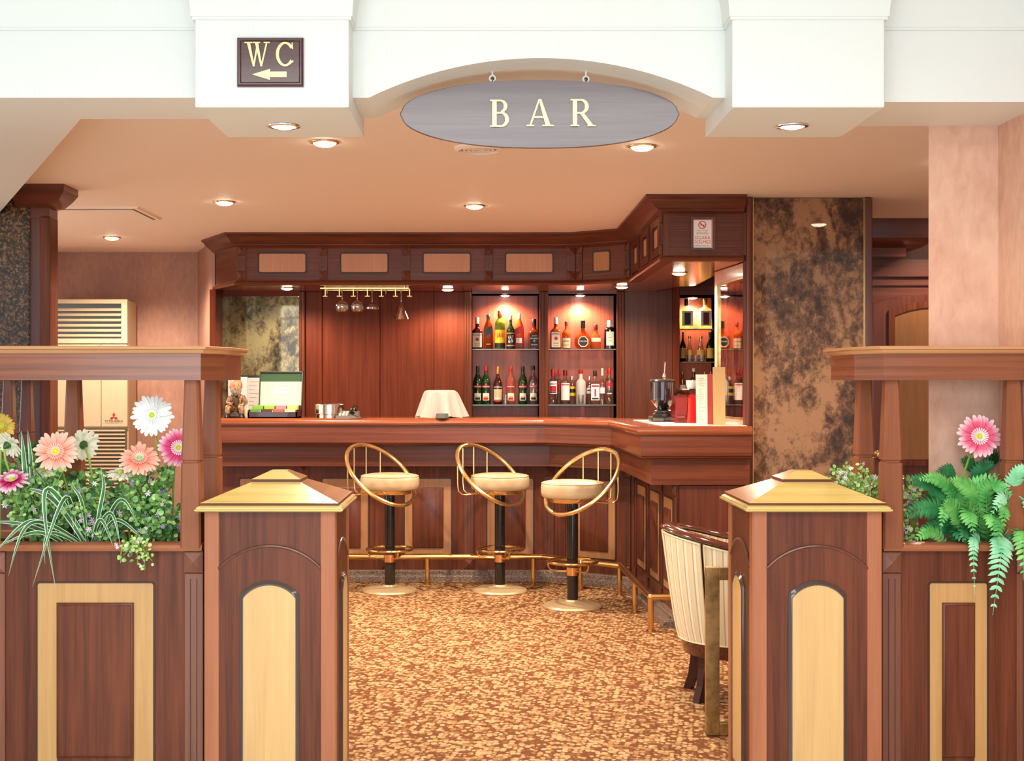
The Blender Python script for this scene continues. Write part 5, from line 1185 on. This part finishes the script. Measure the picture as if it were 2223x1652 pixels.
for px, w, sh, bd_, top, lab in ((1481.5, 15, 'cone', AMB2, 806, 'amber bottle low in the corner niche above the coffee machine'), (1506, 17, 'whisky', BRN, 800, 'brown bottle with a white cap behind the coffee machine'),
      (1530, 12, 'tall', REDSP, 807, 'red bottle low in the corner niche beside the menus'), (1543, 12, 'tall', AMB, 806, 'amber bottle in the lowest corner shelf, nearest the menus')):
    bottle(lab, px, top, 860, w, sh, bd_, CW if px == 1506 else CG, .12, Z_C, BD+.11, (CRM, .2, .45, 60, []), SC3)
# tumblers and small jars
def tumbler(label, px, top, base, w, z0, y0, grp):
    s = BD/F; r, h = w*s/2, (base-top)*s; x = PX(px, BD)
    o = MB().lathe([(r*.86, z0+.001), (r, z0+h), (r*.93, z0+h), (r*.80, z0+.012), (0, z0+.012)], 20, (x, y0, 0)).build('tumbler', gm('thin', (.96, .95, .94), .16)); 
    for v in o.data.vertices: v.co -= Vector((x, y0, z0))
    o.location = (x, y0, z0); return tag(o, label, 'glass', grp)
tumbler('small tumbler standing before the rose vermouth bottle', 1097.5, 857, 878, 11, Z_LO, BD+.06, None)
tumbler('small tumbler standing before the opaque white bottle', 1262.5, 857, 878, 13.5, Z_LO, BD+.06, None)
for k, (px, w) in enumerate(((1500, 15), (1514, 14), (1527, 15))): tumbler(('short shot glass before the inner cone-shaped bottle', 'short shot glass between the two cone-shaped bottles', 'short shot glass before the outer cone-shaped bottle')[k], px, 770, 785, w, Z_B, BD+.05, 'shot glasses in the corner niche')

# ================================================================== GLASS RACK
D_ = 10.0; t = thing('glass_rack', 'brass hanging rack for stemware under the canopy', 'glass rack', (PX(795, D_), D_, PZ(626, D_)))
zr = PZ(626, D_)
fr_ = MB(); fr_.cbox(PX(695, D_), PX(888, D_), D_-.012, D_+.012, zr-.006, zr+.006, .002); fr_.build('front_bar', BRASS, t)
MB().cbox(PX(702, D_), PX(884, D_), D_+.20, D_+.22, zr-.006, zr+.006, .002).build('back_bar', BRASS, t)
for px in (706, 878): MB().cbox(PX(px, D_)-.006, PX(px, D_)+.006, D_-.01, D_+.22, zr, SOF, .002).build('hanger', BRASS, t)
GX = (711, 743, 776, 808, 838, 871)
for px in GX: MB().lathe([(.0075, zr-.046), (.0055, zr-.040), (.0055, zr)], 10, (PX(px, D_), D_-.006, 0)).build('peg', BRASS, t)
for k in range(7):
    x = PX(706+30.5*k, D_); m_ = MB(); m_.box(x-.003, x+.003, D_+.004, D_+.215, zr-.058, zr-.002); m_.box(x-.018, x+.018, D_-.01, D_+.215, zr-.062, zr-.058); m_.build('runner', BRASS, t)
GLS = gm('stem', (.95, .94, .93), .24)
def stemware(label, px, prof):
    x = PX(px, D_); z0 = zr-.050
    o = thing('wine_glass', label, 'glass', (x, D_, z0), 'glasses hanging from the brass rack')
    MB().lathe([(.034, z0+.0025), (.033, z0+.0045), (.008, z0+.001), (.004, z0-.006), (.0038, z0-prof[0][1]+.0)], 20, (x, D_, 0)).build('foot_and_stem', GLS, o)
    out = [(r, z0-d) for r, d in prof]; inn = [(max(r-.0012, .0), z0-d-(.002 if i == 0 else 0)) for i, (r, d) in enumerate(prof)][::-1]
    MB().lathe(out+inn, 28, (x, D_, 0)).build('bowl', GLS, o)
balloon = [(.004, .035), (.020, .040), (.040, .055), (.053, .082), (.050, .108), (.038, .128)]
stemware('hanging balloon glass, first on the rack', 743, balloon); stemware('hanging balloon glass between the other balloon and the shallow coupe', 776, balloon)
stemware('shallow coupe glass hanging from the rack', 808, [(.004, .058), (.015, .062), (.040, .074), (.055, .095), (.054, .108)])
stemware('cone-shaped martini glass hanging upside down from the rack', 871, [(.004, .055), (.010, .070), (.036, .125), (.062, .182)])

# ================================================================== THINGS ON THE COUNTER
# ---- figurine of an old bearded man sitting with a pipe
D_ = 9.46; fx0 = PX(514, D_); S = D_/F
t = thing('figurine', 'painted figurine of a seated bearded old man holding a pipe', 'figurine', (fx0, D_, H))
def skin(name, verts, edges, radii, mat, par, sub=2, root=0):
    me = bpy.data.meshes.new(name); off = wloc(par)
    me.from_pydata([tuple(Vector(v)) for v in verts], edges, []); o = bpy.data.objects.new(name, me); C.objects.link(o); o.parent = par
    sk = o.modifiers.new('Skin', 'SKIN'); sv = me.skin_vertices[0].data
    for i, r in enumerate(radii): sv[i].radius = (r, r) if not isinstance(r, tuple) else r
    sv[root].use_root = True
    ss = o.modifiers.new('Sub', 'SUBSURF'); ss.levels = sub; ss.render_levels = sub
    dg = bpy.context.evaluated_depsgraph_get(); m2 = bpy.data.meshes.new_from_object(o.evaluated_get(dg)); o.modifiers.clear(); o.data = m2; m2.name = name
    m2.materials.clear(); m2.materials.append(mat); m2.polygons.foreach_set('use_smooth', [True]*len(m2.polygons)); return o
COATM = leafmat('figurine_coat', lin(96, 66, 48), lin(168, 128, 96), 40, .4); SKINM = leafmat('figurine_skin', lin(186, 120, 84), lin(212, 150, 110), 30, .4); VEST = leafmat('figurine_vest', lin(96, 24, 22), lin(60, 70, 40), 30, .4); BOOT = plain('figurine_boot', (.02, .013, .01), .25); GREY = leafmat('figurine_beard', lin(120, 100, 84), lin(176, 156, 134), 90, .6); TROU = leafmat('figurine_trousers', lin(52, 44, 38), lin(92, 76, 60), 40, .5)
V_ = [(0,0,.075), (0,-.002,.115), (0,-.004,.150), (0,-.008,.172), (0,-.012,.186),            # hips .. neck
      (-.045,-.004,.150), (-.062,-.020,.105), (-.030,-.062,.104),                            # arm to the pipe
      (.045,-.004,.150), (.068,-.018,.110), (.050,-.060,.092),                               # other arm
      (-.032,-.010,.070), (-.050,-.085,.082), (-.048,-.095,.020), (.032,-.010,.070), (.046,-.088,.080), (.056,-.100,.018)]
E_ = [(0,1),(1,2),(2,3),(3,4),(2,5),(5,6),(6,7),(2,8),(8,9),(9,10),(0,11),(11,12),(12,13),(0,14),(14,15),(15,16)]
R_s = [.040,.040,.036,.020,.016,.022,.018,.012,.022,.018,.012,.028,.022,.017,.028,.022,.017]
skin('body', V_, E_, R_s, COATM, t)
HM = Matrix.Translation((fx0, D_, H)) @ Matrix.Translation((-.002, -.022, .186)) @ Matrix.Rotation(.3, 4, 'Z') @ Matrix.Scale(1.22, 4) @ Matrix.Translation((.002, .022, -.186))
hd = MB(HM); hd.lathe([(.004,-.040),(.020,-.036),(.031,-.018),(.034,.004),(.031,.022),(.020,.035),(0,.040)], 22, (-.002,-.022,.222)); 
hd.lathe([(0,-.014),(.007,-.006),(.008,.002),(.004,.010),(0,.012)], 10, (-.004,-.058,.216)); 
for s in (-1, 1): hd.lathe([(0,-.010),(.005,-.004),(.005,.005),(0,.010)], 8, (-.002+s*.034,-.018,.218))
head = hd.build('head', SKINM, t)
ey = MB(HM)
for s in (-1, 1): ey.lathe([(0,-.004),(.004,0),(0,.004)], 8, (-.003+s*.013,-.053,.228))
ey.build('eyes', BOOT, head)
hr = MB(HM)
hr.lathe([(.034,-.012),(.037,.004),(.034,.022),(.022,.037),(0,.041)], 18, (.001,-.012,.224))
hr.build('hair', GREY, head)
be = MB(HM)
r_ = random.Random(5)
for k in range(40):
    a = r_.uniform(-1.3, 1.3); z_ = r_.uniform(.196, .212); p = Vector((-.003+.028*math.sin(a), -.022-.030*math.cos(a), z_)); e = Vector((-.003+.018*math.sin(a), -.030-.030*math.cos(a), z_-r_.uniform(.022, .042)))
    be.tube([p, p.lerp(e, .5)+Vector((0, -.006, 0)), e], [.007, .006, .0015], 6)
for s in (-1, 1): be.tube([(-.003, -.060, .208), (-.003+s*.012, -.058, .206), (-.003+s*.020, -.050, .200)], [.005, .005, .002], 6)
be.build('beard', GREY, head)
for side, (hx, hy, hz) in ((-1, (-.028, -.068, .104)), (1, (.048, -.066, .092))):
    hm = MB(Matrix.Translation((fx0, D_, H))); hm.lathe([(0,-.012),(.011,-.006),(.012,.004),(0,.012)], 12, (hx, hy, hz))
    for q in range(4): hm.tube([(hx-.008+q*.0055, hy-.006, hz+.006), (hx-.008+q*.0055, hy-.017, hz+.004), (hx-.008+q*.0055, hy-.017, hz-.007)], .0028, 6)
    hm.tube([(hx-side*.010, hy, hz+.002), (hx-side*.014, hy-.010, hz+.010)], .003, 6); hm.build('hand', SKINM, t)
sh_ = MB(Matrix.Translation((fx0, D_, H))); 
for k, (x, y, z_, r, h) in enumerate(((0, -.030, .120, .030, .045),)): sh_.lathe([(0,-h),(r*.7,-h*.8),(r,-h*.1),(r*.85,h*.6),(0,h)], 16, (x, y+.008, z_))
sh_.build('vest', VEST, t)
for x in (-.050, .058):
    b_m = MB(Matrix.Translation((fx0, D_, H))); b_m.lathe([(.018,0),(.021,.008),(.017,.024),(.016,.034),(0,.036)], 14, (x, -.112, 0), sy=1.7); b_m.build('boot', BOOT, t)
MB(Matrix.Translation((fx0, D_, H))).tube([(-.030, -.082, .102), (-.016, -.080, .130), (-.004, -.066, .190)], .0026, 6).build('pipe', BOOT, t)
MB(Matrix.Translation((fx0, D_, H))).cbox(-.075, .075, -.03, .06, 0, .05, .012).build('stump_seat', TROU, t)
MB(Matrix.Translation((fx0, D_, H))).lathe([(.016, 0), (.020, .01), (.020, .05), (.010, .075), (.008, .095), (0, .096)], 14, (.082, -.040, 0)).build('jug', leafmat('jug_glaze', lin(214, 176, 132), lin(240, 212, 172), 30, .35), t)
# ---- tea box
D_ = 9.42; x0, x1 = PX(543, D_), PX(649, D_)
t = thing('tea_box', 'open dark wooden tea box with a green lid lining', 'box', ((x0+x1)/2, D_, H))
BW = plain('tea_box_wood', (.035, .012, .010), .3, 0, .3); GRL = plain('tea_box_green', lin(40, 84, 44), .6)
zt_ = H+.062
m_ = MB(); m_.box(x0, x1, D_-.10, D_-.09, H, zt_-.016); m_.box(x0, x1, D_+.10, D_+.11, H, zt_+.025); m_.box(x0, x0+.01, D_-.10, D_+.11, H, zt_); m_.box(x1-.01, x1, D_-.10, D_+.11, H, zt_); m_.box(x0, x1, D_-.10, D_+.11, H, H+.012); m_.build('box_body', BW, t)
dv = MB()
for k in (1, 2, 3): dv.box(x0+(x1-x0)*k/4-.002, x0+(x1-x0)*k/4+.002, D_-.09, D_+.10, H+.012, zt_-.004)
dv.box(x0+.01, x1-.01, D_+.003, D_+.007, H+.012, zt_); dv.build('divider', plain('divider_cream', (.75, .66, .50), .6), t)
zl0, zl1 = H+.085, PZ(806, D_+.16); lx0, lx1 = x0+.045, x1+.010
m_ = MB(); q = lambda u, d: (0, D_+.112+.05*u+d, zl0+(zl1-zl0)*u)
def lidquad(a, b, u0, u1, d0, d1):
    p0, p1, p2, p3 = q(u0, d0), q(u1, d0), q(u1, d1), q(u0, d1)
    return [(a, p0[1], p0[2]), (b, p0[1], p0[2]), (b, p1[1], p1[2]), (a, p1[1], p1[2]), (a, p3[1], p3[2]), (b, p3[1], p3[2]), (b, p2[1], p2[2]), (a, p2[1], p2[2])]
FQ = [(0,1,2,3),(4,7,6,5),(0,4,5,1),(1,5,6,2),(2,6,7,3),(3,7,4,0)]
m_.add(lidquad(lx0, lx1, 0, 1, 0, .012), FQ); 
for a, b in ((lx0, lx0+.008), (lx1-.008, lx1)): m_.add(lidquad(a, b, 0, 1, -.022, 0), FQ)
m_.add(lidquad(lx0, lx1, .97, 1, -.022, 0), FQ); m_.build('lid', BW, t)
MB().add(lidquad(lx0+.008, lx1-.008, .70, .97, -.003, 0), FQ).build('lid_band', GRL, t)
MB().add(lidquad(lx0+.008, lx1-.008, .02, .70, -.003, 0), FQ).build('lid_lining', plain('lid_mint', lin(176, 240, 192), .3), t)
pm = MB(); pm.add(lidquad((lx0+lx1)/2-.05, (lx0+lx1)/2+.055, .47, .53, -.0036, -.003), FQ); pm.add(lidquad((lx0+lx1)/2-.065, (lx0+lx1)/2+.06, .38, .42, -.0036, -.003), FQ); pm.build('lid_print', plain('lid_print_pale', lin(226, 250, 230), .4), t)
for k, c_ in enumerate(((120, 176, 60), (150, 190, 50), (196, 130, 150), (190, 205, 110), (90, 140, 60), (90, 46, 40), (190, 90, 80), (226, 214, 160))):
    i, j = k % 4, k//4; xa = x0+.012+(x1-x0-.02)*i/4; ya = D_-.085+.098*(1-j)
    o = MB().cbox(0, (x1-x0)/4-.012, 0, .075, 0, .054+.024*(1-j), .004).build('tea_sachet', plain('sachet_%d' % k, lin(*c_), .5)); o.location = (xa+.002, ya, H+.0125); o.rotation_euler = (0, 0, 0)
    tag(o, ('bright green tea sachet in the raised back row of the tea box', 'lime tea sachet in the raised back row of the tea box', 'mauve tea sachet in the raised back row of the tea box', 'pale olive tea sachet in the raised back row of the tea box', 'leaf green tea sachet in the front row of the tea box', 'maroon tea sachet in the front row of the tea box', 'brick red tea sachet in the front row of the tea box', 'cream tea sachet in the front row of the tea box')[k], 'tea bag', 'tea sachets in the tea box')
# ---- stacked steel tins
D_ = 9.40; xc = PX(716, D_)
t = thing('steel_canister', 'shiny round steel canister on the counter in front of the wood panels', 'canister', (xc, D_, H))
STL = plain('brushed_steel', (.74, .62, .50), .2, 1)
MB().lathe([(.098, 0), (.098, .026), (.094, .028), (.094, .032), (.103, .034), (.103, .098), (.100, .102), (.096, .100), (.096, .05), (0, .048)], 40, (xc, D_, H)).build('drum', STL, t)
MB().tube([(xc+.1035*math.cos(a), D_+.1035*math.sin(a), H+.034) for a in [2*PI*k/40 for k in range(40)]], .003, 6, True).build('rim', STL, t)
# ---- telephone
D_ = 9.36; xa = PX(731, D_)
t = thing('telephone', 'low grey desk telephone with a black handset beside the steel canister', 'telephone', (xa+.08, D_, H))
GRYP = plain('grey_plastic', (.16, .145, .13), .4)
MB().loft([[(xa, D_-.07, H), (xa+.155, D_-.07, H), (xa+.155, D_+.08, H), (xa, D_+.08, H)], [(xa, D_-.07, H+.018), (xa+.155, D_-.07, H+.018), (xa+.155, D_+.08, H+.052), (xa, D_+.08, H+.052)]]).build('base', GRYP, t, smooth=0)
kb = MB()
for i in range(3):
    for j in range(4): kb.box(xa+.02+i*.024, xa+.037+i*.024, D_-.055+j*.026, D_-.038+j*.026, H+.02+j*.006, H+.034+j*.006)
kb.build('keys', plain('key_pale', (.5, .48, .45), .5), t, kind='stuff')
MB().tube(bez([(xa+.118, D_-.085, H+.040), (xa+.122, D_-.05, H+.085), (xa+.124, D_+.03, H+.105), (xa+.126, D_+.09, H+.062)], 12), [.019, .021, .018, .014, .012, .012, .012, .012, .012, .014, .018, .021, .019], 10).build('handset', BLACK, t)
MB().tube(bez([(xa+.12, D_-.09, H+.03), (xa+.18, D_-.09, H+.005), (xa+.17, D_-.05, H+.004), (xa+.22, D_-.05, H+.004)], 10), .003, 6).build('cord', BLACK, t)
# ---- draped cloth
D_ = 9.58; xc = PX(956, D_)
t = thing('draped_cloth', 'white cloth draped over a round stand on the counter', 'cloth', (xc, D_, H))
mb = MB(); loops = []
for j, (r, z_) in enumerate(((.06, .200), (.095, .199), (.108, .193), (.116, .178), (.126, .14), (.140, .09), (.152, .045), (.160, .0))):
    L = []
    for i in range(72):
        a = 2*PI*i/72; k = max(0, j-2)/5; f = math.sin(a*8+.8*math.sin(a*2))*.030*k + math.sin(a*5+1)*.014*k
        L.append((xc+(r+f)*math.cos(a)*1.05, D_+(r+f)*math.sin(a)*.85, H+z_+(.0 if j < 7 else .006*(1+math.sin(a*4)))))
    loops.append(L)
mb.loft([[(xc+.0*math.cos(0), D_, H+.2001)]*72]+loops, False, False); mb.build('cloth', plain('cloth_white', (.44, .40, .36), .9), t, smooth=70)
MB().lathe([(.09, 0), (.09, .01), (.03, .02), (.03, .17), (.055, .19), (0, .195)], 24, (xc, D_, H)).build('stand', GRYP, t)
D_ = 9.30; xc = PX(960, D_)
o = MB().lathe([(.046, 0), (.052, .006), (.046, .036), (.040, .037), (.034, .014), (0, .012)], 8).build('ashtray', plain('smoked_glass', (.10, .115, .10), .12, 0, .4), smooth=0); o.location = (xc, D_, H)
tag(o, 'small faceted smoked-glass ashtray in front of the draped cloth', 'ashtray')
# ---- coffee grinder
D_ = 8.62; xc = PX(1438.5, D_); s_ = D_/F
t = thing('coffee_grinder', 'black coffee grinder with a clear bean hopper at the counter\'s bend', 'coffee grinder', (xc, D_, H))
GP = plain('grinder_black', (.02, .02, .019), .35, 0, .2)
m_ = MB(); m_.cbox(xc-.085, xc+.085, D_-.09, D_+.10, H+.003, H+.035, .008); m_.build('base', GP, t)
m_ = MB(); m_.cbox(xc-.075, xc-.005, D_-.13, D_-.05, H+.003, H+.028, .006); m_.build('catch_tray', plain('grinder_grey', (.09, .085, .075), .4), t)
m_ = MB(); m_.lathe([(.070, .033), (.072, .050), (.062, .056), (.066, .062), (.066, .070), (.050, .076), (.03, .08)], 28, (xc+.008, D_, H)); m_.build('collar', GP, t)
MB().lathe([(.030, .078), (.072, .125), (.083, .140), (.083, .262), (.080, .262), (.080, .141), (.070, .127), (.029, .080)], 32, (xc, D_, H)).build('hopper', gm('hopper', (.62, .57, .60), .03), t)
MB().lathe([(.028, .080), (.068, .126), (.078, .141), (.04, .152), (0, .160)], 24, (xc, D_, H)).build('coffee_beans', speckle('beans', [(.4, (.008, .004, .003)), (.6, (.05, .022, .012))], 120, .4), t)
MB().lathe([(.084, .258), (.086, .266), (.082, .276), (.03, .280), (0, .280)], 32, (xc, D_, H)).build('lid', GP, t)
D2 = 8.75; x2 = PX(1449, D2)
t = thing('bar_spoon', 'twisted chrome bar spoon rising behind the coffee grinder', 'spoon', (x2, D2, H))
MB().tube([(x2-.004, D2+.16, H), (x2, D2+.16, H+.30), (x2+.006, D2+.16, H+.395)], .0038, 7).build('shaft', CHROME, t); MB().lathe([(0, -.022), (.012, -.012), (.014, 0), (.009, .014), (.004, .02)], 12, (x2+.001, D2+.16, H+.30), sy=.5).build('bowl', CHROME, t)
# ---- red coffee machine
D_ = 8.35; X_ = lambda p: PX(p, D_)
t = thing('coffee_machine', 'red espresso machine with a chrome top behind the menus', 'coffee machine', (X_(1492), D_, H))
RP_ = plain('machine_red', lin(206, 12, 18), .18, 0, .6); RP2 = plain('machine_dark_red', lin(120, 26, 22), .22, 0, .5)
za, zb = PZ(914, D_), PZ(857, D_)
MB().loft([[(X_(1488), D_-.06, H+.003), (X_(1522), D_-.06, H+.003), (X_(1522), D_+.2, H+.003), (X_(1488), D_+.2, H+.003)], [(X_(1492), D_-.05, zb-.02), (X_(1520), D_-.05, zb-.02), (X_(1520), D_+.2, zb-.02), (X_(1492), D_+.2, zb-.02)],
   [(X_(1494), D_-.03, zb), (X_(1519), D_-.03, zb), (X_(1519), D_+.18, zb), (X_(1494), D_+.18, zb)]]).build('side_body', RP_, t, smooth=20)
MB().loft([[(X_(1464), D_-.02, H+.003), (X_(1488), D_-.05, H+.003), (X_(1488), D_+.18, H+.003), (X_(1464), D_+.18, H+.003)], [(X_(1464), D_-.02, H+.055), (X_(1488), D_-.05, H+.055), (X_(1488), D_+.18, H+.055), (X_(1464), D_+.18, H+.055)], [(X_(1468), D_+.0, zb-.006), (X_(1492), D_-.02, zb-.006), (X_(1492), D_+.18, zb-.006), (X_(1468), D_+.18, zb-.006)]]).build('front_body', RP2, t, smooth=20)
MB().cbox(X_(1466), X_(1486), D_-.055, D_-.02, H+.030, H+.050, .004).build('drip_tray', RP2, t)
MB().loft([[(X_(1470), D_-.01, zb-.006), (X_(1497), D_-.03, zb-.006), (X_(1497), D_+.15, zb-.006), (X_(1470), D_+.15, zb-.006)], [(X_(1472), D_+.01, zb+.030), (X_(1496), D_-.01, zb+.030), (X_(1496), D_+.14, zb+.030), (X_(1472), D_+.14, zb+.030)], [(X_(1476), D_+.03, zb+.040), (X_(1494), D_+.01, zb+.040), (X_(1494), D_+.12, zb+.040), (X_(1476), D_+.12, zb+.040)]]).build('water_tank', gm('tank', (.55, .50, .50), .25), t)
MB().loft([[(X_(1497), D_-.02, zb), (X_(1518), D_-.02, zb), (X_(1518), D_+.15, zb), (X_(1497), D_+.15, zb)], [(X_(1499), D_-.0, zb+.034), (X_(1517), D_-.0, zb+.034), (X_(1517), D_+.13, zb+.034), (X_(1499), D_+.13, zb+.034)]]).build('cup_warmer', CHROME, t, smooth=20)
o = MB().lathe([(.020, 0), (.034, .004), (.040, .03), (.041, .058), (.038, .058), (.036, .03), (.03, .010), (0, .008)], 24).build('cup', plain('porcelain', (.85, .83, .80), .2)); o.location = (X_(1507), D_+.07, zb+.034); tag(o, 'white porcelain cup resting on the red espresso machine', 'cup')
# ---- menus
def menu(label, xs0, xs1, top, base, D_, mat, twist, lines):
    xa, xb = PX(xs0, D_), PX(xs1, D_); zt = PZ(top, D_)
    t = thing('menu_card', label, 'menu', ((xa+xb)/2, D_, H), 'tall menu cards on the counter')
    MB().add([(xa, D_, H+.003), (xb, D_-twist, H+.003), (xb, D_-twist+.004, H+.003), (xa, D_+.004, H+.003), (xa-.003, D_+.01, zt), (xb, D_-twist+.01, zt), (xb, D_-twist+.014, zt), (xa-.003, D_+.014, zt)], [(0,1,2,3),(4,7,6,5),(0,4,5,1),(1,5,6,2),(2,6,7,3),(3,7,4,0)]).build('card', mat, t, smooth=0)
    if lines:
        g = MB(); r_ = random.Random(len(label))
        for k in range(lines):
            u = .92-.86*k/lines
            if r_.random() < .25: continue
            z_ = H+(zt-H)*u; a, b = (.22, r_.uniform(.45, .85)); yy = lambda f: D_-twist*f+.01*u-.0012
            g.add([(xa+(xb-xa)*a, yy(a), z_), (xa+(xb-xa)*b, yy(b), z_), (xa+(xb-xa)*b, yy(b), z_+.003), (xa+(xb-xa)*a, yy(a), z_+.003)], [(0,1,2,3)])
        g.build('print', plain('menu_print', (.55, .42, .36), .7), t, kind='stuff')
menu('tall white menu card with fine print standing on the counter', 1512, 1536, 813, 920, 7.95, plain('menu_white', lin(246, 232, 212), .6), .0, 24)
menu('tall dark red menu card between the white and beige ones', 1535.5, 1551, 812, 920, 8.02, plain('menu_red', lin(128, 26, 20), .45), .05, 0)
menu('tall beige menu card nearest the side mirror', 1549, 1574, 797, 920, 7.92, plain('menu_beige', lin(196, 160, 104), .6), .012, 5)
o = MB().cbox(-.06, .06, -.10, .10, 0, .004, .001).build('saucer_mat', plain('mat_pale', (.80, .66, .58), .4)); o.location = (PX(1597, 8.05)-.02, 8.12, H+.003); tag(o, 'pale square coaster beside the beige menu card', 'coaster')
